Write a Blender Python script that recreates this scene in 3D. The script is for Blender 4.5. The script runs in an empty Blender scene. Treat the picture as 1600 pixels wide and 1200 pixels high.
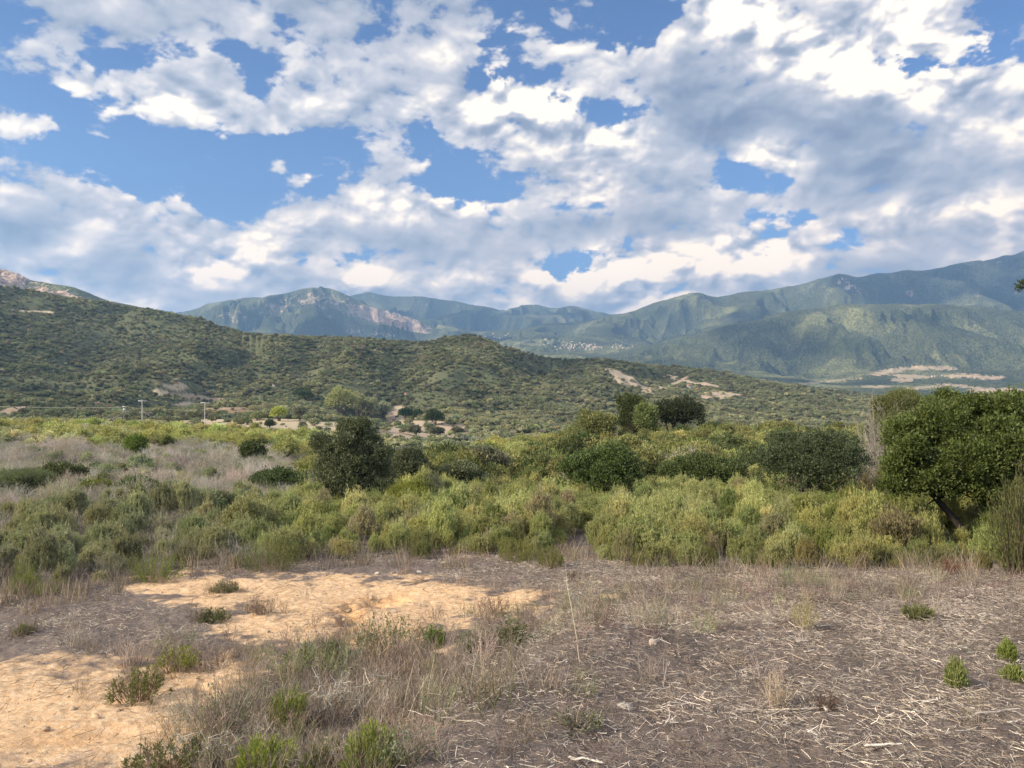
import bpy, math, random
import numpy as np
R = math.radians
random.seed(7)
RNG = np.random.default_rng(7)
scene = bpy.context.scene
COL = scene.collection

# ------------------------------------------------------------------ camera
F = 1200.0                       # focal length in photograph pixels (1600 wide)
cam_data = bpy.data.cameras.new("camera")
cam_data.sensor_width = 36.0
cam_data.lens = 36.0 * F / 1600.0
cam_data.clip_start = 0.05
cam_data.clip_end = 120000.0
cam = bpy.data.objects.new("camera", cam_data)
cam.location = (0, 0, 0)         # the eye; the ground under it is 1.7 m lower
cam.rotation_euler = (R(90), 0, 0)
COL.objects.link(cam)
scene.camera = cam

# ------------------------------------------------------------------ sun, sky, exposure
SUN_EL, SUN_AZ = 32.0, -112.0    # azimuth clockwise from +Y: the sun stands behind the viewer, to the left
sd = bpy.data.lights.new("sun", 'SUN')
sd.energy = 3.7
sd.angle = R(1.6)
sd.color = (1.0, 0.86, 0.64)
sun = bpy.data.objects.new("sun", sd)
ds = (math.cos(R(SUN_EL)) * math.sin(R(SUN_AZ)), math.cos(R(SUN_EL)) * math.cos(R(SUN_AZ)), math.sin(R(SUN_EL)))
from mathutils import Vector
sun.rotation_euler = Vector(ds).to_track_quat('Z', 'Y').to_euler()
COL.objects.link(sun)

scene.view_settings.view_transform = 'Standard'
scene.view_settings.look = 'None'
scene.view_settings.exposure = 1.15
scene.view_settings.gamma = 1.0
scene.cycles.max_bounces = 5
scene.cycles.diffuse_bounces = 2
scene.cycles.transmission_bounces = 3
scene.cycles.volume_bounces = 0
scene.cycles.transparent_max_bounces = 4
scene.cycles.sample_clamp_indirect = 4.0
scene.cycles.caustics_reflective = False
scene.cycles.caustics_refractive = False
scene.cycles.use_denoising = True

class NT:
    """small helper to wire shader nodes"""
    def __init__(s, tree): s.t = tree; s.n = tree.nodes; s.l = tree.links
    def new(s, typ, **kw):
        n = s.n.new(typ)
        for k, v in kw.items(): setattr(n, k, v)
        return n
    def put(s, sock, v):
        if isinstance(v, bpy.types.NodeSocket): s.l.new(v, sock)
        elif v is not None: sock.default_value = v
    def m(s, op, a, b=None, c=None, clamp=False):
        n = s.new('ShaderNodeMath', operation=op, use_clamp=clamp)
        s.put(n.inputs[0], a)
        if b is not None: s.put(n.inputs[1], b)
        if c is not None: s.put(n.inputs[2], c)
        return n.outputs[0]
    def v(s, op, a, b=None, scale=None):
        n = s.new('ShaderNodeVectorMath', operation=op)
        s.put(n.inputs[0], a)
        if b is not None: s.put(n.inputs[1], b)
        if scale is not None: s.put(n.inputs['Scale'], scale)
        return n.outputs['Value'] if op in ('LENGTH', 'DISTANCE', 'DOT_PRODUCT') else n.outputs[0]
    def noise(s, vec, scale, detail=4, rough=.5, dist=0., lac=2., out='Fac', dim='3D', w=None):
        n = s.new('ShaderNodeTexNoise', noise_dimensions=dim)
        s.put(n.inputs['Vector'], vec)
        if w is not None: s.put(n.inputs['W'], w)
        n.inputs['Scale'].default_value = scale; n.inputs['Detail'].default_value = detail
        n.inputs['Roughness'].default_value = rough; n.inputs['Distortion'].default_value = dist
        n.inputs['Lacunarity'].default_value = lac
        return n.outputs[out]
    def mix(s, f, a, b, mode='MIX'):
        n = s.new('ShaderNodeMix', data_type='RGBA', blend_type=mode)
        s.put(n.inputs[0], f); s.put(n.inputs[6], a); s.put(n.inputs[7], b)
        return n.outputs[2]
    def ramp(s, f, lo, hi, a=0., b=1., kind='SMOOTHSTEP'):
        n = s.new('ShaderNodeMapRange', interpolation_type=kind)
        s.put(n.inputs[0], f); s.put(n.inputs[1], lo); s.put(n.inputs[2], hi)
        s.put(n.inputs[3], a); s.put(n.inputs[4], b)
        return n.outputs[0]
def C4(r, g, b): return (r, g, b, 1.0)

def nishita(t):
    sky = t.new('ShaderNodeTexSky', sky_type='NISHITA')
    sky.sun_disc = False
    sky.sun_elevation = R(SUN_EL); sky.sun_rotation = R(SUN_AZ)
    sky.altitude = 300; sky.air_density = 1.0; sky.dust_density = 0.6; sky.ozone_density = 1.6
    return sky
def build_world():
    w = bpy.data.worlds.new("World"); scene.world = w; w.use_nodes = True
    t = NT(w.node_tree); t.n.clear()
    out = t.new('ShaderNodeOutputWorld'); bg = t.new('ShaderNodeBackground')
    t.l.new(bg.outputs[0], out.inputs[0])
    sky = nishita(t)
    d = t.v('NORMALIZE', t.new('ShaderNodeTexCoord').outputs['Generated'])
    sep = t.new('ShaderNodeSeparateXYZ'); t.put(sep.inputs[0], d)
    X, Y, Z = sep.outputs
    zz = t.m('ADD', t.m('MAXIMUM', Z, 0.0), 0.16)
    cb = t.new('ShaderNodeCombineXYZ')
    t.put(cb.inputs[0], t.m('DIVIDE', X, zz)); t.put(cb.inputs[1], t.m('DIVIDE', Y, zz))
    n = t.noise(cb.outputs[0], 1.1, 3, .55)
    # broken cloud all round: nine times brighter than the strength-scaled sky colour
    col = t.mix(t.ramp(n, .38, .56), sky.outputs[0], C4(7.3, 7.2, 7.6))
    col = t.mix(t.ramp(Z, -0.06, -0.01, 1.0, 0.0), col, C4(2.2, 2.3, 2.4))
    t.put(bg.inputs[0], col); bg.inputs[1].default_value = 0.105
    w.cycles.sampling_method = 'MANUAL'; w.cycles.sample_map_resolution = 512
build_world()

# ------------------------------------------------------------------ noise
_perm = RNG.permutation(256); _perm = np.concatenate([_perm, _perm, _perm])
_ga = RNG.random(256) * 2 * np.pi; _gx = np.cos(_ga); _gy = np.sin(_ga)
def perlin(x, y, seed=0):
    x = np.asarray(x, float) + seed * 17.31; y = np.asarray(y, float) - seed * 9.73
    xi = np.floor(x).astype(np.int64); yi = np.floor(y).astype(np.int64)
    xf = x - xi; yf = y - yi; xi &= 255; yi &= 255
    u = xf * xf * xf * (xf * (xf * 6 - 15) + 10); v = yf * yf * yf * (yf * (yf * 6 - 15) + 10)
    def g(ix, iy, dx, dy):
        h = _perm[_perm[ix & 255] + (iy & 255)] & 255
        return _gx[h] * dx + _gy[h] * dy
    a = g(xi, yi, xf, yf); b = g(xi + 1, yi, xf - 1, yf); c = g(xi, yi + 1, xf, yf - 1); d = g(xi + 1, yi + 1, xf - 1, yf - 1)
    return (a + u * (b - a) + v * (c - a + u * (a - b - c + d))) * 1.5
def fbm(x, y, octv=5, seed=0, gain=.5):
    s = 0; amp = 1; f = 1
    for k in range(octv):
        s = s + amp * perlin(x * f, y * f, seed + k * 3); amp *= gain; f *= 2.03
    return s
def ridged(x, y, octv=5, seed=0, gain=.5):
    s = 0; amp = 1; f = 1; w = 1
    for k in range(octv):
        n = 1 - np.abs(perlin(x * f, y * f, seed + k * 5)); n = n * n * w
        s = s + amp * n; w = np.clip(n * 1.6, 0, 1); amp *= gain; f *= 2.05
    return s
def sstep(a, b, x):
    t = np.clip((x - a) / (b - a), 0, 1); return t * t * (3 - 2 * t)

# ------------------------------------------------------------------ terrain as a height function
# knots along the depth Y: each is a depth and a height that vary across the view (keyed by the bearing px)
KN = [-700, -200, 0, 130, 262, 340, 430, 560, 640, 700, 800, 900, 1000, 1100, 1200, 1300, 1400, 1500, 1600, 1800, 2300]
def row(y, py=None, z=None):
    y = np.full(len(KN), float(y)) if np.isscalar(y) else np.array(y, float)
    if z is None: z = (600 - np.array(py, float)) / F * y
    else: z = np.full(len(KN), float(z)) if np.isscalar(z) else np.array(z, float)
    return y, z
def prof(pts): p = np.array(pts, float); return np.interp(KN, p[:, 0], p[:, 1])
HILL = prof([(-700, 400), (-200, 430), (0, 452), (60, 455), (130, 465), (200, 478), (262, 490), (300, 500), (340, 511), (380, 517), (430, 520), (500, 527), (560, 529), (640, 534), (660, 534), (700, 528), (735, 525), (760, 528), (800, 541), (850, 554), (900, 561), (1000, 570), (1060, 576), (1130, 584), (1200, 594), (1280, 604), (1340, 613), (1420, 624), (1600, 632), (2300, 640)])
HILLY = prof([(-700, 1300), (0, 1150), (262, 1250), (340, 1150), (430, 980), (640, 1050), (740, 950), (900, 1150), (1100, 1350), (1300, 1400), (1600, 1300), (2300, 1300)])
ROWS = []
ROWS.append(row(0.0, z=-1.75))
ROWS.append(row(3.0, z=prof([(-700, -1.98), (600, -1.98), (800, -1.9), (2300, -1.86)])))
ROWS.append(row(6.0, z=prof([(-700, -2.50), (500, -2.46), (640, -2.36), (820, -2.12), (1600, -2.08), (2300, -2.05)])))
ROWS.append(row(9.0, z=prof([(-700, -2.80), (500, -2.78), (800, -2.66), (1000, -2.50), (1600, -2.45), (2300, -2.4)])))
ROWS.append(row(13.0, z=prof([(-700, -3.10), (0, -3.25), (560, -3.10), (900, -3.05), (1600, -2.95), (2300, -2.9)])))
ROWS.append(row(20.0, z=prof([(-700, -3.5), (0, -3.7), (560, -3.7), (900, -3.7), (1600, -3.5), (2300, -3.3)])))
ROWS.append(row(34.0, z=prof([(-700, -4.2), (0, -4.6), (560, -4.9), (900, -4.9), (1600, -4.3), (2300, -4.0)])))
ROWS.append(row(60.0, z=prof([(-700, -5.2), (0, -5.9), (400, -6.4), (640, -7.6), (800, -6.9), (1000, -6.0), (1600, -5.6), (2300, -5.5)])))
ROWS.append(row(105.0, z=prof([(-700, -7.2), (0, -7.4), (400, -8.2), (560, -10.), (640, -12.0), (800, -9.2), (1000, -7.8), (1300, -7.6), (1600, -7.5), (2300, -7.5)])))
ROWS.append(row(190.0, z=prof([(-700, -11.), (0, -11.), (400, -12.), (560, -15.), (640, -21.), (800, -23.), (1000, -24.), (1600, -24.), (2300, -24.)])))
ROWS.append(row(290.0, z=prof([(-700, -14.), (0, -14.5), (330, -15.5), (500, -18.), (640, -27.), (800, -38.), (1000, -42.), (1300, -44.), (1600, -45.), (2300, -45.)])))
ROWS.append(row(390.0, z=prof([(-700, -22.), (0, -22.), (270, -20.), (330, -19.), (500, -19.5), (640, -26.), (740, -32.), (800, -40.), (1000, -44.), (1600, -55.), (2300, -55.)])))
ROWS.append(row(500.0, py=prof([(-700, 640), (0, 640), (260, 640), (400, 641), (500, 645), (620, 655), (740, 668), (900, 690), (1100, 690), (1600, 720), (2300, 720)])))
mid = 0.5 * (prof([(-700, 640), (300, 640), (500, 645), (620, 655), (740, 668), (900, 690), (1100, 690), (1600, 720), (2300, 720)]) + HILL)
ROWS.append(row(700.0, py=mid * .55 + .45 * prof([(-700, 610), (300, 625), (620, 640), (900, 655), (1100, 665), (1300, 672), (1600, 695), (2300, 700)])))
ROWS.append((HILLY, (600 - HILL) / F * HILLY))
ROWS.append(row(1950.0, py=HILL + prof([(0, 70), (300, 60), (900, 34), (1600, 20)])))
LM = prof([(-700, 300), (-400, 330), (0, 408), (25, 417), (45, 427), (80, 435), (110, 441), (150, 459), (165, 466), (200, 473), (240, 485), (290, 505), (340, 530), (500, 552), (700, 560), (900, 568), (1100, 590), (1300, 606), (1600, 612), (2300, 612)])
ROWS.append(row(2700.0, py=LM))
ROWS.append(row(3500.0, py=prof([(-700, 430), (0, 480), (262, 520), (340, 530), (430, 540), (560, 545), (700, 552), (900, 558), (1000, 566), (1130, 582), (1300, 585), (1400, 571), (1600, 573), (2300, 575)])))
R1 = prof([(-700, 440), (0, 480), (262, 515), (340, 522), (560, 535), (800, 546), (880, 549), (940, 556), (1000, 545), (1080, 525), (1150, 505), (1220, 490), (1300, 477), (1400, 470), (1500, 477), (1600, 486), (1800, 480), (2300, 470)])
ROWS.append(row(4600.0, py=R1))
ROWS.append(row(5500.0, py=prof([(-700, 450), (0, 490), (262, 512), (340, 515), (560, 524), (700, 534), (880, 532), (940, 530), (1000, 538), (1080, 520), (1200, 492), (1300, 482), (1400, 475), (1600, 488), (2300, 480)])))
R2 = prof([(-700, 470), (200, 500), (270, 489), (320, 477), (370, 468), (440, 462), (470, 455), (492, 450), (520, 457), (560, 472), (620, 490), (670, 510), (700, 516), (800, 512), (900, 505), (945, 496), (985, 489), (1020, 474), (1060, 462), (1085, 457), (1130, 464), (1160, 457), (1200, 455), (1260, 442), (1290, 434), (1312, 428), (1340, 434), (1370, 426), (1385, 430), (1415, 422), (1440, 425), (1500, 412), (1540, 405), (1600, 391), (1800, 385), (2300, 385)])
ROWS.append(row(6900.0, py=R2))
ROWS.append(row(8000.0, py=prof([(-700, 490), (300, 500), (492, 475), (560, 478), (640, 498), (750, 502), (850, 500), (945, 505), (1085, 470), (1300, 450), (1600, 410), (2300, 360)])))
R3 = prof([(-700, 500), (400, 500), (492, 470), (557, 461), (577, 456), (597, 460), (631, 463), (682, 465), (719, 470), (749, 478), (786, 487), (817, 478), (844, 478), (867, 481), (888, 476), (905, 478), (942, 492), (1000, 500), (1600, 480), (2300, 460)])
ROWS.append(row(9500.0, py=R3))
ROWS.append(row(12500.0, py=580.))
ROWS.append(row(16000.0, py=590.))
# skyline detail lost on the coarse knots is restored from fine profiles
FINE = {}
KX = np.array(KN, float)
def fine_z(kidx, px):
    return np.interp(px, KX, ROWS[kidx][1])
FP = np.arange(-700, 2301, 10.0)
def finep(pts): p = np.array(pts, float); return np.interp(FP, p[:, 0], p[:, 1])
def smooth(a, n=2):
    for _ in range(n): a = np.concatenate([[a[0]], (a[:-2] + 2 * a[1:-1] + a[2:]) / 4, [a[-1]]])
    return a
ZT, YT = [], []
for (y, z) in ROWS:
    YT.append(smooth(np.interp(FP, KX, y), 6)); ZT.append(smooth(np.interp(FP, KX, z), 6))
def set_fine(i, pts):
    py = smooth(finep(pts), 1); ZT[i] = (600 - py) / F * YT[i]
i_hill, i_lm, i_r1, i_r2, i_r3 = 14, 16, 18, 20, 22
set_fine(i_hill, [(-700, 404), (-200, 435), (0, 458), (60, 461), (130, 471), (200, 484), (262, 494), (300, 504), (340, 515), (380, 521), (430, 524), (500, 531), (560, 533), (640, 538), (660, 538), (700, 532), (735, 529), (760, 532), (800, 545), (850, 558), (900, 565), (1000, 574), (1060, 579), (1130, 587), (1200, 597), (1280, 607), (1340, 615), (1420, 626), (1600, 633), (2300, 640)])
set_fine(i_lm, [(-700, 300), (-400, 330), (-60, 395), (0, 412), (25, 421), (45, 433), (80, 441), (110, 447), (150, 464), (165, 470), (200, 477), (240, 486), (290, 505), (340, 530), (500, 552), (700, 560), (900, 568), (1100, 590), (1300, 606), (1600, 612), (2300, 612)])
set_fine(i_r1, [(-700, 440), (0, 480), (262, 515), (340, 522), (560, 535), (800, 546), (880, 549), (940, 556), (1000, 545), (1080, 525), (1150, 505), (1220, 490), (1300, 477), (1400, 470), (1500, 477), (1600, 486), (1800, 480), (2300, 470)])
set_fine(i_r2, [(-700, 470), (200, 500), (270, 488), (320, 476), (370, 465), (400, 464), (440, 461), (460, 456), (480, 449), (490, 446), (500, 448), (520, 453), (540, 460), (560, 470), (620, 487), (670, 508), (700, 516), (800, 512), (900, 505), (945, 492), (985, 488), (1020, 473), (1060, 461), (1085, 456), (1130, 463), (1160, 456), (1200, 454), (1260, 441), (1290, 433), (1312, 427), (1340, 433), (1370, 425), (1385, 429), (1415, 421), (1440, 424), (1500, 411), (1540, 404), (1600, 390), (1800, 385), (2300, 385)])
set_fine(i_r3, [(-700, 500), (400, 500), (492, 470), (540, 462), (557, 459), (570, 453), (577, 452), (590, 457), (597, 459), (631, 463), (682, 464), (719, 469), (749, 477), (786, 486), (800, 481), (817, 477), (844, 477), (867, 480), (888, 474), (905, 476), (942, 491), (1000, 500), (1600, 480), (2300, 460)])
YT = np.array(YT); ZT = np.array(ZT)
AZMAX = R(52)
def base_z(px, Y):
    """monotone cubic along Y through the knots of each bearing"""
    out = np.empty(len(px))
    fi = np.clip((px - FP[0]) / 10.0, 0, len(FP) - 1.001); i0 = fi.astype(int); fr = fi - i0
    for s in range(0, len(px), 200000):
        sl = slice(s, s + 200000)
        a = i0[sl]; f = fr[sl]; y = Y[sl]
        D = YT[:, a] * (1 - f) + YT[:, a + 1] * f
        Z = ZT[:, a] * (1 - f) + ZT[:, a + 1] * f
        h = D[1:] - D[:-1]; dl = (Z[1:] - Z[:-1]) / h
        m = np.zeros_like(Z); m[0] = dl[0]; m[-1] = dl[-1]
        pr = dl[:-1] * dl[1:]
        w1 = 2 * h[1:] + h[:-1]; w2 = h[1:] + 2 * h[:-1]
        with np.errstate(divide='ignore', invalid='ignore'):
            hm = (w1 + w2) / (w1 / dl[:-1] + w2 / dl[1:])
        m[1:-1] = np.where(pr > 0, hm, 0)
        k = np.clip((D <= y).sum(0) - 1, 0, len(D) - 2); c = np.arange(len(y))
        hh = h[k, c]; t = np.clip((y - D[k, c]) / hh, 0, 1)
        z0, z1, m0, m1 = Z[k, c], Z[k + 1, c], m[k, c], m[k + 1, c]
        out[sl] = (2 * t**3 - 3 * t**2 + 1) * z0 + (t**3 - 2 * t**2 + t) * hh * m0 + (-2 * t**3 + 3 * t**2) * z1 + (t**3 - t**2) * hh * m1
    return out
def coords(x, y):
    r = np.hypot(x, y); az = np.arctan2(x, y); azc = np.clip(az, -AZMAX, AZMAX)
    return 800 + F * np.tan(azc), r * np.cos(azc)
def ell(px, py, cx, cy, rx, ry, rot=0):
    c, s = math.cos(R(rot)), math.sin(R(rot)); dx = px - cx; dy = py - cy
    return np.clip(1.25 - np.hypot((dx * c + dy * s) / rx, (-dx * s + dy * c) / ry), 0, 1)
def gnear(px, Y):   # image row of the smooth near ground at that spot
    return 600 - base_z(px, Y) / Y * F
RAVINES = [((560, 680, 800, 950, 1120), (265, 300, 345, 378, 402), 24, 42), ((560, 700, 850, 1050), (575, 610, 632, 655), 16, 34), ((620, 760, 920, 1080), (95, 120, 150, 190), 15, 34),
           ((560, 700, 860, 1000), (420, 455, 478, 490), 10, 24), ((600, 760, 950, 1150), (760, 800, 830, 850), 12, 36), ((650, 800, 1000), (10, 20, 45), 10, 30), ((650, 850, 1100), (930, 960, 1010), 9, 36)]
def H(x, y):
    sh = np.shape(x); x = np.ravel(np.asarray(x, float)); y = np.ravel(np.asarray(y, float))
    px, Y = coords(x, y); Y = np.maximum(Y, 1e-3)
    z = base_z(px, Y)
    # closeness to a crest, where noise is held back
    fi = np.clip((px - FP[0]) / 10.0, 0, len(FP) - 1.001).astype(int)
    crest = np.zeros_like(Y)
    for k in (i_hill, i_lm, i_r1, i_r2, i_r3):
        crest = np.maximum(crest, np.exp(-((Y - YT[k][fi]) / (0.035 * YT[k][fi])) ** 2))
    hold = 1 - 0.94 * crest
    # near ground roughness
    n1 = sstep(60, 20, Y)
    z = z + n1 * (0.035 * fbm(x / 1.3, y / 1.3, 4, 3) + 0.05 * fbm(x / 4, y / 4, 2, 9)) 
    # low bank of mown stalks running from the bottom centre up to the right
    for (ax, ay, bx, by) in ((-.5, 3.9, .8, 6.0), (.8, 6.0, 3.0, 7.1)):
        t_ = np.clip(((x - ax) * (bx - ax) + (y - ay) * (by - ay)) / ((bx - ax) ** 2 + (by - ay) ** 2), 0, 1)
        z = np.where(Y < 20, z + .12 * np.exp(-(np.hypot(x - ax - t_ * (bx - ax), y - ay - t_ * (by - ay)) / .5) ** 2) * (1 - .5 * (ax > 0) * t_), z)
    z = z + sstep(15, 60, Y) * sstep(500, 200, Y) * 0.5 * fbm(x / 22, y / 22, 3, 5)
    m2 = sstep(250, 600, Y) * sstep(2600, 1900, Y)
    far2 = m2 > 0
    if far2.any():
        xx, yy, pp = x[far2], y[far2], px[far2]
        wx = xx + 60 * fbm(xx / 300, yy / 300, 2, 21); wy = yy + 60 * fbm(xx / 300, yy / 300, 2, 25)
        g = np.minimum(ridged(wx / 260, wy / 420, 4, 11, .5), 1.3) - 1.1
        z[far2] += m2[far2] * hold[far2] * (26 * g * np.clip((z[far2] + 45) / 70, .12, 1) + 5 * fbm(xx / 80, yy / 80, 3, 13))
    # ravines between the folds of the wooded hill
    for (yy_, pp_, dep, wid) in RAVINES:
        c_ = np.interp(Y, yy_, pp_); w_ = sstep(yy_[0] - 80, yy_[0] + 60, Y) * sstep(yy_[-1] + 60, yy_[-1] - 120, Y)
        z = z - dep * w_ * np.exp(-((px - c_) * Y / F / wid) ** 2) * hold
    m3 = sstep(2000, 3200, Y); f3 = m3 > 0
    if f3.any():
        xx, yy, pp = x[f3], y[f3], px[f3]
        wx = xx + 260 * fbm(xx / 1500, yy / 1500, 3, 31); wy = yy + 260 * fbm(xx / 1500, yy / 1500, 3, 35)
        g = np.minimum(ridged(wx / 900, wy / 1700, 6, 41, .52), 1.45) - 1.45
        hz = np.clip((z[f3] + 30) / 420, 0.03, 1.25)
        z[f3] += m3[f3] * hold[f3] * hz * 300 * g
        z[f3] += m3[f3] * (0.2 + .8 * hold[f3]) * 9 * fbm(xx / 150, yy / 150, 4, 51) * np.clip(hz * 2, .1, 1)
    return z.reshape(sh)
def spot(px, py, y0=2.0, y1=12000.):
    """first place where the line of sight through (px, py) meets the ground"""
    Y = np.geomspace(y0, y1, 2500); X = (px - 800) / F * Y
    p = 600 - H(X, Y) / Y * F
    k = np.argmax(p <= py)
    return float(X[k]), float(Y[k])
def at(px, Y):
    x = (px - 800) / F * Y
    return x, Y, float(H(np.array([x]), np.array([Y]))[0])

# ------------------------------------------------------------------ mesh helpers
def mesh_np(name, V, Q, smooth=False):
    me = bpy.data.meshes.new(name)
    V = np.asarray(V, np.float32); Q = np.asarray(Q, np.int32); k = Q.shape[1]
    me.vertices.add(len(V)); me.vertices.foreach_set('co', V.ravel())
    me.loops.add(Q.size); me.loops.foreach_set('vertex_index', Q.ravel())
    me.polygons.add(len(Q)); me.polygons.foreach_set('loop_start', np.arange(0, Q.size, k, dtype=np.int32))
    me.polygons.foreach_set('loop_total', np.full(len(Q), k, np.int32)) if False else None
    me.update(calc_edges=True)
    if smooth: me.polygons.foreach_set('use_smooth', np.ones(len(Q), bool))
    return me
def obj(name, me, mat=None, parent=None, loc=None, **props):
    o = bpy.data.objects.new(name, me); COL.objects.link(o)
    if mat is not None:
        me.materials.clear(); me.materials.append(mat)
    if parent is not None: o.parent = parent
    if loc is not None: o.location = loc
    for k, v in props.items(): o[k] = v
    return o
def attr(me, name, data, typ='FLOAT', dom='POINT'):
    a = me.attributes.new(name, typ, dom)
    a.data.foreach_set({'FLOAT': 'value', 'FLOAT_VECTOR': 'vector', 'FLOAT_COLOR': 'color', 'INT': 'value'}[typ], np.asarray(data).ravel())
def newmat(name):
    m = bpy.data.materials.new(name); m.use_nodes = True; t = NT(m.node_tree); t.n.clear()
    out = t.new('ShaderNodeOutputMaterial'); return m, t, out

# ------------------------------------------------------------------ the sky with its clouds: a backdrop 45 km out
COVER = """47867887777666653561179998798571
25788887777567743642799999899993
45543222547478565663799999698752
47635888278567431678999999993248
01688985278486677788799999999999
63269999898788888233589999999999
89415898886565799754799999999999
33100122113553589988899999999999
53110011615662278888885489999999
77520111716762136787883236899999
99886410168999647485789879999999
99999845779999888899995324899999
99999999987899999788999985279999
99999999844358996326999998579999
99999999998999998468999988778999
99999999999999999988877899999999""".split()
BRIGHT = """44554555544454444544478976777754
55555555655455565555579788778875
45555555555556565667756788878775
56656666576556566666445688888878
56776655565555688666534467899986
66568976666667788766533344577766
77555776665556689776632233335687
55555555555666676887643795334666
55555555556555565765544685333345
65665555566565555586577664334566
65576655555778876685356554467787
34676676665765565334445555777667
23665565765444555436667897566567
67634888766655646689999986555556
66653678637766678887766654444687
66667654556866666667777896555666""".split()
def lut(rows, px, py):
    A = np.array([[int(c) for c in r[:32]] for r in rows], float)
    A = np.pad(A, 2, mode='edge')
    fx = np.clip((px - 25) / 50 + 2, 1, A.shape[1] - 3.001); fy = np.clip((py - 15) / 30 + 2, 1, A.shape[0] - 3.001)
    ix = fx.astype(int); iy = fy.astype(int); tx = fx - ix; ty = fy - iy
    def w(t): return [(1 - t)**3 / 6, (3 * t**3 - 6 * t * t + 4) / 6, (-3 * t**3 + 3 * t * t + 3 * t + 1) / 6, t**3 / 6]
    wx, wy = w(tx), w(ty); s = 0
    for j in range(4):
        for i in range(4): s = s + A[iy + j - 1, ix + i - 1] * wx[i] * wy[j]
    return s
def build_sky():
    azs = np.radians(np.concatenate([np.linspace(-75, -40, 60)[:-1], np.linspace(-40, 40, 1900), np.linspace(40, 75, 60)[1:]]))
    els = np.radians(np.concatenate([np.linspace(-2, 4, 20)[:-1], np.linspace(4, 29, 640), np.linspace(29, 55, 90)[1:]]))
    A, E = np.meshgrid(azs, els); sh = A.shape
    dx = np.cos(E) * np.sin(A); dy = np.cos(E) * np.cos(A); dz = np.sin(E)
    V = np.stack([dx, dy, dz], -1).reshape(-1, 3) * 45000.0
    n, m = sh; I = np.arange(n * m).reshape(n, m)
    Q = np.stack([I[:-1, :-1], I[:-1, 1:], I[1:, 1:], I[1:, :-1]], -1).reshape(-1, 4)
    px = 800 + F * np.tan(np.clip(A, -1.2, 1.2)); py = 600 - F * np.tan(E) / np.cos(A) if False else 600 - F * dz / np.maximum(dy, .2)
    z = np.maximum(dz, 0) + 0.20
    u = dx / z; v = dy / z * 1.0
    # view-plane coordinates: clouds flatten and shrink towards the horizon
    pe = np.log(np.maximum(E, -.03) + .28)
    a0 = A * 8.0; b0 = (E + .9 * E * np.exp(-E / .12)) * 11.0
    wx = fbm(a0 * 1.3, b0 * 1.3, 5, 101, .42); wy = fbm(a0 * 1.3 + 7, b0 * 1.3, 5, 107, .42)
    lay = lut(COVER, px + 26 * wx, py + 15 * wy); bri = lut(BRIGHT, px + 20 * wx, py + 11 * wy)
    def bill(a, b, octv, seed, g=.5):
        s = 0; amp = 1; f = 1
        for q in range(octv):
            s = s + amp * (np.abs(perlin(a * f, b * f, seed + q * 3)) * 2 - .55); amp *= g; f *= 2.1
        return s
    aa = a0 * 1.25 + .14 * wx; bb = b0 * 1.45 + .14 * wy
    B1 = bill(aa, bb, 8, 121, .56)                       # heaped, rounded masses
    W = fbm(a0 * 2.3 + .15 * wx + 3, b0 * 2.9 + .15 * wy, 8, 131, .6)   # fraying
    puffy = np.clip((bri - 5) / 3, 0, 1)            # sunlit heaps are crisper than the grey sheets
    d = np.tanh((lay - 4.75) / 2.9) * .85 + .58 * W + .26 * B1
    alpha = sstep(-.17 + .08 * puffy, .34 - .18 * puffy, d)
    Hs = (.35 + .5 * puffy) * B1 + .35 * W
    def shift(a, i, j): return np.roll(np.roll(a, i, 0), j, 1)
    def soft(a, n):
        for ax in (0, 1):
            for _ in range(n): a = (np.roll(a, 1, ax) + 2 * a + np.roll(a, -1, ax)) / 4
        return a
    rel = 0
    for (q, wgt, nn) in ((2, .16, 0), (6, .24, 2), (15, .34, 6), (38, .50, 16)):
        Hq = soft(Hs, nn); rel = rel + wgt * (Hq - shift(Hq, -q, q // 2))
    thick = np.clip(d, 0, 1.2)
    lit = (bri - 5) * .15 + .49 + (.42 + .62 * puffy) * np.clip(rel, -.7, .7) - .10 * (thick - .6) + .07 * soft(W, 2) + .04 * B1
    lit = np.clip(lit, 0.04, 1)
    me = mesh_np("sky", V, Q, True)
    attr(me, 'cloud', alpha.astype(np.float32).ravel()); attr(me, 'light', lit.astype(np.float32).ravel())
    mt, t, out = newmat("sky_and_clouds")
    sky = nishita(t)
    g = t.new('ShaderNodeNewGeometry').outputs['Position']; dirn = t.v('NORMALIZE', g)
    t.put(sky.inputs[0], dirn)
    sep = t.new('ShaderNodeSeparateXYZ'); t.put(sep.inputs[0], dirn)
    al = t.new('ShaderNodeAttribute', attribute_name='cloud').outputs['Fac']; li = t.new('ShaderNodeAttribute', attribute_name='light').outputs['Fac']
    cr = t.new('ShaderNodeValToRGB'); t.put(cr.inputs[0], li)
    e = cr.color_ramp.elements
    e[0].position = 0.0; e[0].color = C4(.22, .27, .38)
    e[1].position = 1.0; e[1].color = C4(1.50, 1.30, 1.04)
    q = cr.color_ramp.elements.new(.32); q.color = C4(.42, .46, .54)
    q = cr.color_ramp.elements.new(.60); q.color = C4(.68, .67, .71)
    q = cr.color_ramp.elements.new(.84); q.color = C4(1.08, .99, .90)
    # low clouds coloured brighter and creamier, making up for the blue haze before them
    warm = t.mix(t.ramp(sep.outputs[2], .06, .30, 1.0, 0.0, 'LINEAR'), C4(1, 1, 1), C4(1.14, 1.0, .82))
    cloud = t.v('SCALE', cr.outputs[0], scale=t.m('MULTIPLY', t.ramp(sep.outputs[2], .06, .30, 1.35, 1.0, 'LINEAR'), CLOUD_GAIN))
    cloud = t.mix(1.0, cloud, warm, 'MULTIPLY')
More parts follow.
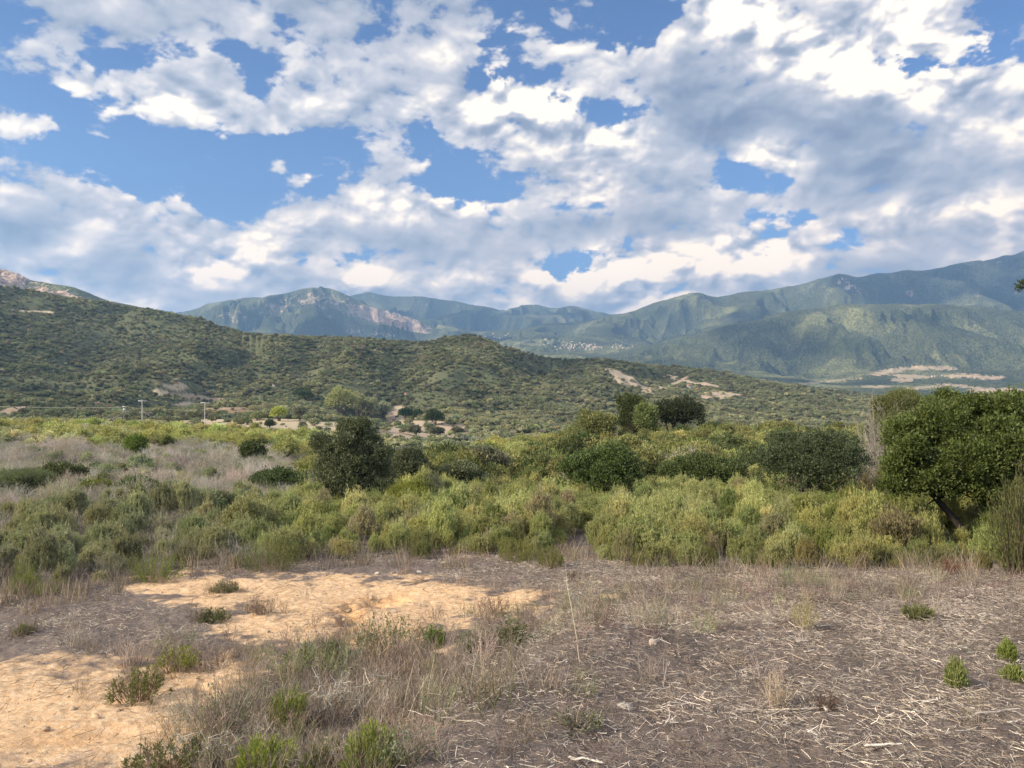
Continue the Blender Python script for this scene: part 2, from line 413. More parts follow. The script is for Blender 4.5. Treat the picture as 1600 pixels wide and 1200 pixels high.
    blue = t.v("SCALE", sky.outputs[0], scale=0.09)
    blue = t.mix(1.0, blue, C4(.40, .52, .70), 'MULTIPLY')
    blue = t.mix(t.ramp(sep.outputs[2], 0.0, 0.38, 0.45, 0.0, 'LINEAR'), blue, C4(.135, .235, .40))
    col = t.mix(al, blue, cloud)
    em = t.new('ShaderNodeEmission'); t.put(em.inputs[0], col)
    t.l.new(em.outputs[0], out.inputs[0])
    mt.cycles.emission_sampling = 'NONE'
    obj("sky", me, mt, kind='structure')
CLOUD_GAIN = 0.465
build_sky()

# ------------------------------------------------------------------ masks of bare soil, fields, rock (albedo only)
SAND = [(520, 930, 250, 30, 0), (700, 948, 95, 26, 0), (600, 985, 70, 34, 0), (90, 1125, 230, 90, 0), (290, 1070, 120, 38, -8), (420, 985, 130, 30, -5),
        (800, 942, 55, 16, 0), (290, 918, 90, 16, 0), (250, 1175, 80, 70, 0), (830, 962, 30, 8, 0), (940, 935, 40, 8, 0), (640, 1012, 90, 14, 5)]
LITTER = [(120, 985, 220, 34, 0), (330, 1010, 60, 14, 0), (300, 965, 70, 9, 0)]
def sand_mask(x, y):
    px, Y = coords(x, y); py = gnear(px, np.maximum(Y, .5))
    jx = 45 * fbm(x * 1.6, y * 1.6, 4, 61); jy = 17 * fbm(x * 1.6, y * 1.6, 4, 67)
    m = np.zeros(len(px))
    for e in SAND: m = np.maximum(m, ell(px + jx, py + jy, *e))
    for e in LITTER: m = m - 1.2 * ell(px + jx, py + jy, *e)
    m = sstep(.05, .55, m + .25 * fbm(x * 5, y * 5, 3, 63) * (m > 0)) * (px < 1100) * (Y < 14.5) * (Y > 1)
    return np.where(np.abs(np.arctan2(x, y)) < AZMAX, m, 0)
FIELDS = [  # px, py, rx, ry, tilt, Ymin, Ymax, soil kind (0 straw, 1 red brown, 2 pale pink)
    (405, 664, 145, 10, 1, 240, 520, 0), (335, 642, 72, 8, 2, 380, 620, 1), (660, 674, 78, 17, 0, 260, 640, 2), (622, 652, 18, 18, -30, 300, 800, 2),
    (275, 604, 22, 6, 0, 400, 1100, 0), (250, 614, 14, 5, 0, 400, 1100, 0), (300, 620, 50, 4, 5, 400, 1100, 1), (290, 631, 26, 3, 0, 400, 1000, 0), (985, 597, 46, 6, 28, 500, 1600, 2), (1050, 600, 38, 4, -22, 500, 1600, 2), (1080, 596, 46, 2.5, 12, 500, 1600, 2),
    (1122, 618, 34, 7, -4, 400, 1500, 2), (30, 641, 34, 5, -4, 380, 700, 1), (960, 590, 24, 3, 35, 500, 1600, 0),
    (50, 486, 40, 1.2, 4, 500, 1600, 0), (905, 562, 20, 2, 3, 700, 1600, 0)]
RFIELDS = [(1392, 580, 34, 4, -10, 2200, 3700, 2), (1455, 575, 40, 3.5, 0, 2200, 3700, 2), (1425, 588, 34, 3, 3, 2200, 3700, 2), (1505, 587, 34, 3, 0, 2200, 3700, 0), (1410, 594, 18, 3, 0, 2200, 3700, 2),
    (1545, 590, 24, 3, 0, 2200, 3700, 1), (1440, 606, 36, 2.2, -5, 2000, 3700, 0), (1560, 610, 50, 4, 0, 2000, 3700, 1), (1500, 603, 40, 2, 6, 2000, 3700, 0), (1370, 604, 26, 2, 0, 2000, 3700, 0), (1290, 596, 60, 1.2, -6, 2000, 3700, 0)]
def field_mask(x, y, z, L):
    px, Y = coords(x, y); py = 600 - z / np.maximum(Y, 1) * F
    m = np.zeros(len(px)); kind = np.zeros(len(px))
    jx = 14 * fbm(x / 30, y / 30, 3, 71); jy = 2.2 * fbm(x / 25, y / 25, 3, 73)
    for (cx, cy, rx, ry, rot, a, b, k) in L:
        e = ell(px + jx * (rx > 20), py + jy, cx, cy, rx, ry, rot) * ((Y > a) & (Y < b))
        kind = np.where(e > m, k, kind); m = np.maximum(m, e)
    return sstep(.2, .32, m), kind

# ------------------------------------------------------------------ terrain sheets
def polar_grid(az, r):
    A, Rr = np.meshgrid(az, r); x = Rr * np.sin(A); y = Rr * np.cos(A)
    return x, y
def sheet(name, az, r, mat, wrap=False):
    x, y = polar_grid(az, r); z = H(x, y)
    n, m = x.shape
    V = np.stack([x, y, z], -1).reshape(-1, 3)
    I = np.arange(n * m).reshape(n, m)
    Q = np.stack([I[:-1, :-1], I[:-1, 1:], I[1:, 1:], I[1:, :-1]], -1).reshape(-1, 4)[:, ::-1]
    me = mesh_np(name, V, Q, True)
    o = obj(name, me, mat, kind='structure')
    return o, me, V, (n, m)
d_in = math.degrees(math.atan(0.80))
AZ_N = np.radians(np.concatenate([np.linspace(-180, -60, 40)[:-1], np.linspace(-60, -d_in, 60)[:-1], np.degrees(np.arctan(np.linspace(-.80, .80, 900))), np.linspace(d_in, 60, 60)[1:], np.linspace(60, 180, 40)[1:]]))
AZ_M = np.radians(np.concatenate([np.linspace(-180, -60, 30)[:-1], np.linspace(-60, -d_in, 90)[:-1], np.degrees(np.arctan(np.linspace(-.80, .80, 1500))), np.linspace(d_in, 60, 90)[1:], np.linspace(60, 180, 30)[1:]]))

# near ground ------------------------------------------------
m_ground, t, out = newmat("earth")
P = t.new('ShaderNodeNewGeometry').outputs['Position']
sm = t.new('ShaderNodeAttribute', attribute_name='sand').outputs['Fac']
big = t.noise(P, 0.9, 5, .6); fine = t.noise(P, 14, 6, .65); tiny = t.noise(P, 90, 4, .7)
sand = t.mix(big, C4(.47, .29, .15), C4(.62, .42, .25))
sand = t.mix(t.ramp(fine, .42, .62), sand, C4(.65, .47, .30))
sand = t.mix(t.ramp(tiny, .55, .72, 0, .45), sand, C4(.25, .15, .08))
org = t.new('ShaderNodeAttribute', attribute_name='gully').outputs['Fac']
sand = t.mix(t.m('MULTIPLY', org, .8), sand, C4(.58, .33, .15))
soil = t.mix(fine, C4(.09, .07, .06), C4(.20, .162, .14))
soil = t.mix(t.ramp(tiny, .5, .7, 0, .5), soil, C4(.30, .24, .20))
col = t.mix(sm, soil, sand)
bs = t.new('ShaderNodeBsdfPrincipled'); t.put(bs.inputs['Base Color'], col); bs.inputs['Roughness'].default_value = .95
bs.inputs['Specular IOR Level'].default_value = .15
bp = t.new('ShaderNodeBump'); bp.inputs['Strength'].default_value = .7; bp.inputs['Distance'].default_value = .05
t.put(bp.inputs['Height'], t.m('ADD', fine, t.m('MULTIPLY', tiny, .35))); t.put(bs.inputs['Normal'], bp.outputs[0])
t.l.new(bs.outputs[0], out.inputs[0])
rn = np.concatenate([np.linspace(0.02, 2.2, 14), np.geomspace(2.2, 16, 760)[1:], np.geomspace(16, 330, 620)[1:]])
o, me, V, _ = sheet("ground", AZ_N, rn, m_ground)
px, Yd = coords(V[:, 0], V[:, 1]); pyn = gnear(px, np.maximum(Yd, .5))
sandm = sand_mask(V[:, 0], V[:, 1])
# the small gully washed into the sand, and the rills
gl = np.maximum(ell(px + 25 * fbm(V[:, 0] * 3, V[:, 1] * 3, 3, 81), pyn, 585, 938, 70, 12, -12), ell(px + 20 * fbm(V[:, 0] * 3, V[:, 1] * 3, 3, 81), pyn, 548, 975, 26, 44, 8)) * (Yd < 14)
gl2 = np.maximum(ell(px, pyn, 315, 1090, 16, 40, 8), ell(px, pyn, 120, 1150, 120, 20, -6)) * (Yd < 9)
V[:, 2] -= 0.10 * sstep(.2, .9, gl) + .03 * sstep(.2, .8, gl2)
V[:, 2] += sandm * 0.012 * fbm(V[:, 0] * 7, V[:, 1] * 7, 3, 85) + (1 - sandm) * sstep(15, 12, Yd) * 0.03 * fbm(V[:, 0] * 4, V[:, 1] * 4, 3, 87)
me.vertices.foreach_set('co', V.astype(np.float32).ravel()); me.update()
attr(me, 'sand', sandm.astype(np.float32)); attr(me, 'gully', np.clip(1.1 * gl + .5 * gl2, 0, 1).astype(np.float32))

# hillside ---------------------------------------------------
m_hill, t, out = newmat("hill_scrub_floor")
P = t.new('ShaderNodeNewGeometry').outputs['Position']
fm = t.new('ShaderNodeAttribute', attribute_name='field').outputs['Fac']; fk = t.new('ShaderNodeAttribute', attribute_name='soilkind').outputs['Fac']
n1 = t.noise(P, .02, 5, .6); n2 = t.noise(P, .25, 5, .65); n3 = t.noise(P, 1.2, 3, .6)
veg = t.mix(n2, C4(.062, .072, .04), C4(.13, .135, .075))
veg = t.mix(t.ramp(n1, .52, .72, 0, .6), veg, C4(.17, .145, .085))
so = t.mix(t.ramp(fk, .2, .8), C4(.46, .37, .25), C4(.23, .14, .10)); so = t.mix(t.ramp(fk, 1.2, 1.8), so, C4(.42, .31, .23))
so = t.mix(t.ramp(n2, .35, .65), so, t.mix(.35, so, C4(.2, .17, .10)))
so = t.mix(t.ramp(n3, .5, .68, 0, .6), so, C4(.20, .19, .11)); so = t.mix(t.ramp(n1, .4, .6, 0, .5), so, C4(.36, .31, .22))
col = t.mix(fm, veg, so)
bs = t.new('ShaderNodeBsdfPrincipled'); t.put(bs.inputs['Base Color'], col); bs.inputs['Roughness'].default_value = 1.; bs.inputs['Specular IOR Level'].default_value = .05
bp = t.new('ShaderNodeBump'); bp.inputs['Strength'].default_value = 1.; bp.inputs['Distance'].default_value = 1.2
t.put(bp.inputs['Height'], t.m('MULTIPLY', n2, t.m('SUBTRACT', 1.0, fm))); t.put(bs.inputs['Normal'], bp.outputs[0])
t.l.new(bs.outputs[0], out.inputs[0])
o, me, V, _ = sheet("hill", AZ_N, np.concatenate([np.linspace(330, 700, 300), np.linspace(700, 1950, 420)[1:]]), m_hill)
fmv, fkv = field_mask(V[:, 0], V[:, 1], V[:, 2], FIELDS)
attr(me, 'field', fmv.astype(np.float32)); attr(me, 'soilkind', fkv.astype(np.float32))

# far mountains ----------------------------------------------
m_mtn, t, out = newmat("mountain_forest_and_rock")
P = t.new('ShaderNodeNewGeometry').outputs['Position']
fm = t.new('ShaderNodeAttribute', attribute_name='field').outputs['Fac']; rk = t.new('ShaderNodeAttribute', attribute_name='rock').outputs['Fac']
n1 = t.noise(P, .0022, 5, .6); n2 = t.noise(P, .02, 6, .7); n3 = t.noise(P, .11, 3, .7)
veg = t.mix(t.ramp(n3, .36, .64), C4(.05, .062, .036), C4(.155, .165, .08))
veg = t.mix(t.ramp(n2, .45, .68, 0, .6), veg, C4(.15, .15, .06))
veg = t.mix(t.ramp(n1, .48, .66, 0, .65), veg, C4(.36, .35, .16))
veg = t.mix(t.ramp(n1, .46, .34, 0, .5), veg, C4(.03, .045, .022))
vr = t.new('ShaderNodeTexVoronoi'); t.put(vr.inputs['Vector'], P); vr.inputs['Scale'].default_value = .085
vd = vr.outputs['Distance']
veg = t.mix(t.ramp(vd, .25, .75, 0, .55), veg, C4(.022, .03, .015))
rock = t.mix(t.ramp(n2, .3, .65), C4(.20, .13, .09), C4(.60, .44, .33))
rock = t.mix(t.ramp(n3, .35, .6, .55, 0), rock, C4(.07, .07, .04))
rkk = t.m('MULTIPLY', rk, 1.0)
rmask = t.ramp(t.m('ADD', rkk, t.m('ADD', t.m('MULTIPLY', t.m('SUBTRACT', n2, .5), 2.2), t.m('MULTIPLY', t.m('SUBTRACT', n3, .5), .9))), .55, .66)
col = t.mix(rmask, veg, rock)
so = t.mix(t.ramp(n2, .4, .6), C4(.50, .36, .25), C4(.38, .29, .18)); so = t.mix(t.ramp(n3, .52, .62, 0, .75), so, C4(.12, .13, .07)); so = t.mix(t.ramp(n1, .42, .6, 0, .5), so, C4(.26, .24, .15))
col = t.mix(fm, col, so)
bs = t.new('ShaderNodeBsdfPrincipled'); t.put(bs.inputs['Base Color'], col); bs.inputs['Roughness'].default_value = 1.; bs.inputs['Specular IOR Level'].default_value = .03
bp = t.new('ShaderNodeBump'); bp.inputs['Strength'].default_value = 1.; bp.inputs['Distance'].default_value = 6.0
t.put(bp.inputs['Height'], t.m('MULTIPLY', t.m('ADD', t.m('SUBTRACT', n3, vd), n2), t.m('SUBTRACT', 1.0, fm))); t.put(bs.inputs['Normal'], bp.outputs[0])
t.l.new(bs.outputs[0], out.inputs[0])
o, me, V, (n_r, n_a) = sheet("mountain", AZ_M, np.concatenate([np.linspace(1950, 3500, 230), np.linspace(3500, 10500, 560)[1:], np.linspace(10500, 16000, 20)[1:]]), m_mtn)
px, Yd = coords(V[:, 0], V[:, 1]); py = 600 - V[:, 2] / Yd * F
fmv, _ = field_mask(V[:, 0], V[:, 1], V[:, 2], RFIELDS)
rock = .30 * np.clip((V[:, 2] - 250) / 900, 0, 1)
for (cx, cy, rx, ry, rot, a, b, k) in [(0, 432, 62, 32, 10, 2200, 3400, 1.1), (85, 462, 80, 13, 16, 2200, 3400, .85), (190, 482, 60, 7, 20, 2200, 3400, .6), (600, 496, 82, 13, 14, 6000, 8200, 1.0), (640, 510, 45, 8, 16, 6000, 8200, .9),
        (500, 470, 70, 18, 5, 6000, 8200, .55), (1421, 459, 12, 6, -20, 5800, 7600, .85), (1525, 463, 9, 4, 0, 5800, 7600, .7), (1325, 445, 34, 14, 30, 5800, 7800, .52), 
        (1590, 455, 10, 6, 0, 5800, 7800, .6), (430, 480, 50, 16, 0, 6000, 8200, .5), (370, 495, 40, 14, 0, 6000, 8200, .45)]:
    rock = np.maximum(rock, k * np.minimum(1, 1.3 * ell(px, py, cx, cy, rx, ry, rot)) * ((Yd > a) & (Yd < b)))
# crags stand out of the slope as real relief
rr = sstep(.35, .9, rock)
V[:, 2] += rr * (34 * (ridged(V[:, 0] / 130, V[:, 1] / 130, 4, 91, .55) - .9)) * np.clip(Yd / 6000, .35, 1)
me.vertices.foreach_set('co', V.astype(np.float32).ravel()); me.update()
attr(me, 'field', fmv.astype(np.float32)); attr(me, 'rock', rock.astype(np.float32))

# ------------------------------------------------------------------ plants: mesh builders (every builder returns vertex and quad arrays)
rg = np.random.default_rng(11)
def unit(v): return v / np.maximum(np.linalg.norm(v, axis=-1, keepdims=True), 1e-9)
def rdir(n, zmin=-1.0):
    v = unit(rg.normal(size=(n, 3))); v[:, 2] = np.where(v[:, 2] < zmin, -v[:, 2], v[:, 2]); return v
def leaves(P, A, L, W):
    """a diamond leaf at each P, pointing along A"""
    n = len(P); L = np.broadcast_to(L, n)[:, None]; W = np.broadcast_to(W, n)[:, None]
    B = unit(np.cross(A, rg.normal(size=(n, 3)))); Nn = np.cross(A, B)
    V = np.stack([P, P + A * L * .45 + B * W * .5 + Nn * L * .05, P + A * L, P + A * L * .45 - B * W * .5 + Nn * L * .05], 1).reshape(-1, 3)
    return V, np.arange(4 * n).reshape(-1, 4)
def ribbons(P0, P1, w0, w1, bend=None):
    """thin straight or bent blades, two crossed quads wide enough to have a side from everywhere"""
    n = len(P0); A = P1 - P0; B = unit(np.cross(A, rg.normal(size=(n, 3)))); w0 = np.broadcast_to(w0, n)[:, None]; w1 = np.broadcast_to(w1, n)[:, None]
    if bend is None:
        V = np.stack([P0 - B * w0 / 2, P0 + B * w0 / 2, P1 + B * w1 / 2, P1 - B * w1 / 2], 1).reshape(-1, 3)
        return V, np.arange(4 * n).reshape(-1, 4)
    M = (P0 + P1) / 2 + bend; wm = (w0 + w1) / 2
    V = np.stack([P0 - B * w0 / 2, P0 + B * w0 / 2, M + B * wm / 2, M - B * wm / 2, P1 + B * w1 / 2, P1 - B * w1 / 2], 1).reshape(-1, 3)
    I = np.arange(n)[:, None] * 6
    return V, np.concatenate([I + [0, 1, 2, 3], I + [3, 2, 4, 5]], 0)
def join(*parts):
    Vs, Qs, o = [], [], 0
    for V, Q in parts: Vs.append(V); Qs.append(Q + o); o += len(V)
    return np.concatenate(Vs), np.concatenate(Qs)
def tubes(lines, sides=7):
    """tapered tubes along polylines [(points, radii)]"""
    Vs, Qs, o = [], [], 0
    for pts, rad in lines:
        pts = np.asarray(pts, float); rad = np.asarray(rad, float); n = len(pts)
        T = unit(np.gradient(pts, axis=0)); ref = np.array([.13, .97, .2]); U = unit(np.cross(T, ref)); Wv = np.cross(T, U)
        a = np.linspace(0, 2 * np.pi, sides, endpoint=False)
        ring = pts[:, None] + rad[:, None, None] * (np.cos(a)[None, :, None] * U[:, None] + np.sin(a)[None, :, None] * Wv[:, None])
        Vs.append(ring.reshape(-1, 3)); I = np.arange(n * sides).reshape(n, sides) + o
        J = np.roll(I, -1, 1)
        Qs.append(np.stack([I[:-1], J[:-1], J[1:], I[1:]], -1).reshape(-1, 4)); o += n * sides
    return np.concatenate(Vs), np.concatenate(Qs)
def limb(p0, p1, r0, r1, n=6, wob=.06):
    p0 = np.array(p0, float); p1 = np.array(p1, float); t = np.linspace(0, 1, n)[:, None]
    L = np.linalg.norm(p1 - p0); P = p0 + (p1 - p0) * t + rg.normal(size=(n, 3)) * wob * L * np.sin(t * np.pi)
    return P, r0 + (r1 - r0) * t[:, 0]
def blob_core(lobes, k=.72, sub=2):
    import bmesh
    Vs, Qs, o = [], [], 0
    n = 10
    for (c, r) in lobes:
        th = np.linspace(0.05, np.pi - .05, n); ph = np.linspace(0, 2 * np.pi, 12, endpoint=False)
        T, Ph = np.meshgrid(th, ph, indexing='ij')
        d = np.stack([np.sin(T) * np.cos(Ph), np.sin(T) * np.sin(Ph), np.cos(T)], -1)
        jit = 1 + .18 * rg.normal(size=T.shape)[..., None]
        V = np.asarray(c) + d * np.asarray(r) * k * jit
        I = np.arange(n * 12).reshape(n, 12) + o; J = np.roll(I, -1, 1)
        Vs.append(V.reshape(-1, 3)); Qs.append(np.stack([I[:-1], J[:-1], J[1:], I[1:]], -1).reshape(-1, 4)); o += n * 12
    return np.concatenate(Vs), np.concatenate(Qs)
def make_lobes(w, d, h, n, z0=0.0, flat=1.0, zlo=.45):
    """ragged crown: a few uneven masses, each with smaller boughs standing out of it"""
    out = []; nb = max(3, n // 4); a0 = rg.uniform(0, 6.28)
    skew = rg.normal() * .10 * w
    for i in range(nb):
        a = a0 + i * 2.4 + rg.normal() * .3; q = (.12 + .58 * rg.random()) * (i > 0)
        zt = rg.uniform(zlo, .80) * (1 - .35 * q)
        r = rg.uniform(.24, .36) * np.array([w, d, h]); r[2] = min(r[2] * .95, r[0] * .95)
        c = np.array([math.cos(a) * q * .42 * w + skew * zt, math.sin(a) * q * .42 * d, z0 + zt * (h - z0)])
        c[2] = min(max(c[2], z0 + r[2] * .6), h * (1 - .55 * q * q) * (1 - .12 * rg.random() * (i > 0)) - r[2])
        out.append((c, r))
    for i in range(n - nb):
        c, r = out[rg.integers(nb)]; dd = rdir(1, -.35)[0]; k = rg.uniform(.22, .5)
        c2 = c + dd * r * rg.uniform(.75, 1.1)
        r2 = np.array([r[0], r[1], r[2]]) * k
        c2[0] = np.clip(c2[0], -w * .5 + r2[0] * .6, w * .5 - r2[0] * .6); c2[1] = np.clip(c2[1], -d * .5 + r2[1] * .6, d * .5 - r2[1] * .6); c2[2] = np.clip(c2[2], z0 + r2[2] * .4, h * (1 - .9 * (c2[0] / w) ** 2) - r2[2] * .7)
        out.append((c2, r2))
    return out
def crown(lobes, n_tufts, per, tuft, L, W, up=.5, shell=(.78, 1.08)):
    wts = np.array([(r[0] * r[2]) ** .85 for c, r in lobes]); wts /= wts.sum()
    idx = rg.choice(len(lobes), n_tufts, p=wts)
    C = np.array([c for c, r in lobes])[idx]; Rr = np.array([r for c, r in lobes])[idx]
    D = rdir(n_tufts, -.45); C2 = C + D * Rr * rg.uniform(shell[0], shell[1], (n_tufts, 1))
    out = unit(D / Rr * Rr.mean())
    P = np.repeat(C2, per, 0) + rg.normal(size=(n_tufts * per, 3)) * tuft
    A = unit(np.repeat(out, per, 0) * .9 + rg.normal(size=(n_tufts * per, 3)) * .75 + np.array([0, 0, up]))
    s = rg.uniform(.7, 1.25, len(P))
    return leaves(P, A, L * s, W * s)
def shoots(n, w, h, per, L, W, spread=.35, base=.25, hj=.35):
    """upright brushy shoots set with short needles: heather and rockrose"""
    a = rg.uniform(0, 2 * np.pi, n); q = np.sqrt(rg.uniform(0, 1, n))
    B = np.stack([np.cos(a) * q * w * .28, np.sin(a) * q * w * .28, np.zeros(n)], 1)
    hh = h * (1 - .45 * q ** 2) * rg.uniform(1 - hj, 1.0, n)
    T = np.stack([np.cos(a) * q * w * .5, np.sin(a) * q * w * .5, hh], 1) + rg.normal(size=(n, 3)) * .05 * w
    t = rg.uniform(base, 1, (n, per)); bulge = np.sin(t * np.pi) * .12 * w
    P = B[:, None] + (T - B)[:, None] * t[..., None]
    P[..., 0] += np.cos(a)[:, None] * bulge * q[:, None]; P[..., 1] += np.sin(a)[:, None] * bulge * q[:, None]
    P = P.reshape(-1, 3) + rg.normal(size=(n * per, 3)) * L * .22
    ax = unit(np.repeat(unit(T - B), per, 0) + rg.normal(size=(n * per, 3)) * spread)
    return leaves(P, ax, L * rg.uniform(.7, 1.3, len(P)), W), (B, T)
def twigs(n, w, h, gen=2, w0=.008, kids=4):
    a = rg.uniform(0, 2 * np.pi, n); q = np.sqrt(rg.uniform(0, 1, n))
    P0 = np.stack([np.cos(a) * q * w * .12, np.sin(a) * q * w * .12, np.zeros(n)], 1)
    P1 = np.stack([np.cos(a) * q * w * .5, np.sin(a) * q * w * .5, h * (1 - .35 * q ** 2) * rg.uniform(.5, 1, n)], 1)
    parts = [ribbons(P0, P1, w0, w0 * .5, rg.normal(size=(n, 3)) * .04 * w)]
    for g in range(gen):
        m = len(P0) * kids; i = np.repeat(np.arange(len(P0)), kids); t = rg.uniform(.3, 1, (m, 1))
        S = P0[i] + (P1[i] - P0[i]) * t; dd = unit(unit(P1[i] - P0[i]) + rg.normal(size=(m, 3)) * .55 + np.array([0, 0, .25]))
        ln = np.linalg.norm(P1[i] - P0[i], axis=1, keepdims=True) * rg.uniform(.25, .5, (m, 1))
        P0, P1 = S, S + dd * ln
        parts.append(ribbons(P0, P1, w0 * .6 / (g + 1), w0 * .3 / (g + 1)))
    return join(*parts)
def grass(n, w, h, w0=.004, lean=.35):
    a = rg.uniform(0, 2 * np.pi, n); q = np.sqrt(rg.uniform(0, 1, n)) * w * .5
    P0 = np.stack([np.cos(a) * q, np.sin(a) * q, np.zeros(n)], 1)
    hh = h * rg.uniform(.4, 1, n)
    dd = rg.normal(size=(n, 3)) * lean; dd[:, 2] = 1; dd = unit(dd)
    P1 = P0 + dd * hh[:, None]; P1[:, 2] = np.maximum(P1[:, 2], .02)
    bend = -dd * [1, 1, 0] * hh[:, None] * .12
    return ribbons(P0, P1, w0, w0 * .3, bend)
def litter(n, w, lo, hi, w0, zj=.02):
    """cut stalks lying criss-cross"""
    C = np.stack([rg.normal(size=n) * w * .35, rg.normal(size=n) * w * .35, rg.uniform(0, zj, n)], 1)
    a = rg.uniform(0, 2 * np.pi) + rg.normal(size=n) * 1.0; L = rg.uniform(lo, hi, n) ** 1.0
    dd = np.stack([np.cos(a), np.sin(a), rg.normal(size=n) * .16], 1)
    return ribbons(C - dd * L[:, None] / 2, C + dd * L[:, None] / 2, rg.uniform(.5, 1.4, n) * w0, w0 * .5, rg.normal(size=(n, 3)) * .05 * L[:, None])

# ------------------------------------------------------------------ plant materials: the colour comes from the plant, varied leaf by leaf
def plant_mat(name, translucent=.3, var=.35, spec=.25, rough=.55):
    m, t, out = newmat(name)
    at_ = t.new('ShaderNodeAttribute', attribute_type='INSTANCER', attribute_name='tint')
    rnd = t.new('ShaderNodeNewGeometry').outputs['Random Per Island']
    k = t.ramp(rnd, 0., 1., 1 - var, 1 + var, 'LINEAR')
    c = t.v('SCALE', at_.outputs['Color'], scale=k)
    r2 = t.m('FRACT', t.m('MULTIPLY', rnd, 7.31))
    c = t.mix(t.m('MULTIPLY', t.ramp(r2, .6, 1.0), .18), c, t.mix(1.0, c, C4(1.7, 1.25, .8), 'MULTIPLY'))
    b = t.new('ShaderNodeBsdfPrincipled'); t.put(b.inputs['Base Color'], c); b.inputs['Roughness'].default_value = rough
    b.inputs['Specular IOR Level'].default_value = spec
    if translucent > 0:
        tr = t.new('ShaderNodeBsdfTranslucent'); t.put(tr.inputs[0], t.mix(1.0, c, C4(1.25, 1.3, .7), 'MULTIPLY'))
        mx = t.new('ShaderNodeMixShader'); mx.inputs[0].default_value = translucent
        t.l.new(b.outputs[0], mx.inputs[1]); t.l.new(tr.outputs[0], mx.inputs[2]); t.l.new(mx.outputs[0], out.inputs[0])
    else: t.l.new(b.outputs[0], out.inputs[0])
    return m
M_LEAF = plant_mat("leaf", .3, .35, .12, .7); M_GLOSS = plant_mat("glossy_leaf", .25, .4, .22, .5); M_DRY = plant_mat("dry_stem", .12, .45, .1, .8); M_FAR = plant_mat("distant_foliage", .12, .3, .05, .9)
M_BARK = plant_mat("bark", 0, .1, .1, .9)

def stuff(name, label, category, P, yaw, scale, tint, kind_idx, meshes, mat, tilt=None):
    """uncountable growth: one object whose points carry copies of a few plant meshes"""
    n = len(P)
    src = bpy.data.collections.new(name + "_forms")
    for i, (V, Q) in enumerate(meshes):
        me = mesh_np("%s_form_%d" % (name, i), V, Q); me.materials.append(mat)
        src.objects.link(bpy.data.objects.new("%s_form_%d" % (name, i), me))
    me = bpy.data.meshes.new(name); me.vertices.add(n); me.vertices.foreach_set('co', np.asarray(P, np.float32).ravel())
    rot = np.zeros((n, 3), np.float32); rot[:, 2] = yaw
    if tilt is not None: rot[:, :2] = tilt
    attr(me, 'rot', rot, 'FLOAT_VECTOR'); attr(me, 'scl', np.asarray(scale, np.float32), 'FLOAT_VECTOR')
    attr(me, 'tint', np.concatenate([tint, np.ones((n, 1))], 1).astype(np.float32), 'FLOAT_COLOR'); attr(me, 'form', np.asarray(kind_idx, np.int32), 'INT')
    me.materials.append(mat)
    o = obj(name, me, None, kind='stuff', label=label, category=category)
    g = bpy.data.node_groups.new(name + "_growth", 'GeometryNodeTree')
    g.interface.new_socket('Geometry', in_out='INPUT', socket_type='NodeSocketGeometry'); g.interface.new_socket('Geometry', in_out='OUTPUT', socket_type='NodeSocketGeometry')
    N, Lk = g.nodes, g.links
    gi = N.new('NodeGroupInput'); go = N.new('NodeGroupOutput')
    mp = N.new('GeometryNodeMeshToPoints'); ip = N.new('GeometryNodeInstanceOnPoints'); ci = N.new('GeometryNodeCollectionInfo')
    ci.inputs['Collection'].default_value = src; ci.inputs['Separate Children'].default_value = True; ci.inputs['Reset Children'].default_value = True
    def na(nm, ty):
        a = N.new('GeometryNodeInputNamedAttribute'); a.data_type = ty; a.inputs['Name'].default_value = nm; return a.outputs['Attribute']
    Lk.new(gi.outputs[0], mp.inputs['Mesh']); Lk.new(mp.outputs[0], ip.inputs['Points']); Lk.new(ci.outputs[0], ip.inputs['Instance'])
    ip.inputs['Pick Instance'].default_value = True
    Lk.new(na('form', 'INT'), ip.inputs['Instance Index']); Lk.new(na('scl', 'FLOAT_VECTOR'), ip.inputs['Scale'])
    er = N.new('FunctionNodeEulerToRotation'); Lk.new(na('rot', 'FLOAT_VECTOR'), er.inputs[0]); Lk.new(er.outputs[0], ip.inputs['Rotation'])
    Lk.new(ip.outputs[0], go.inputs[0])
    md = o.modifiers.new('growth', 'NODES'); md.node_group = g
    return o

# ------------------------------------------------------------------ where the growth stands
def scatter(Y0, Y1, sp, u0=None, u1=None):
    w_ = 1.2 if Y1 < 40 else (1.05 if Y1 < 400 else .95)
    u0 = -w_ if u0 is None else u0; u1 = w_ if u1 is None else u1
    xs = np.arange(u0 * Y1, u1 * Y1, sp); ys = np.arange(Y0, Y1, sp)
    X, Y = np.meshgrid(xs, ys); X = X.ravel() + rg.uniform(-.5, .5, X.size) * sp; Y = Y.ravel() + rg.uniform(-.5, .5, Y.size) * sp
    k = (X / Y > u0) & (X / Y < u1) & (Y > Y0) & (Y < Y1)
    return X[k], Y[k]
VY = np.geomspace(3, 2600, 420); VX = np.arange(-680, 2281, 10.0)
_gx2, _gy2 = np.meshgrid((VX - 800) / F, VY); _gz = H(_gx2 * _gy2, _gy2); VP = np.minimum.accumulate(600 - _gz / _gy2 * F, axis=0)
def visible(x, y, ztop, margin=5.0):
    px = 800 + F * x / y; i = np.clip(((px - VX[0]) / 10).astype(int), 0, len(VX) - 1)
    j = np.clip(np.searchsorted(VY, y * .97) - 1, 0, len(VY) - 1)
    return 600 - ztop / y * F < VP[j, i] + margin
def pick(tab, n, rnd=None):
    """tab: list of (share, (r,g,b), ...)"""
    w = np.array([t_[0] for t_ in tab], float); w /= w.sum()
    return rg.choice(len(tab), n, p=w)
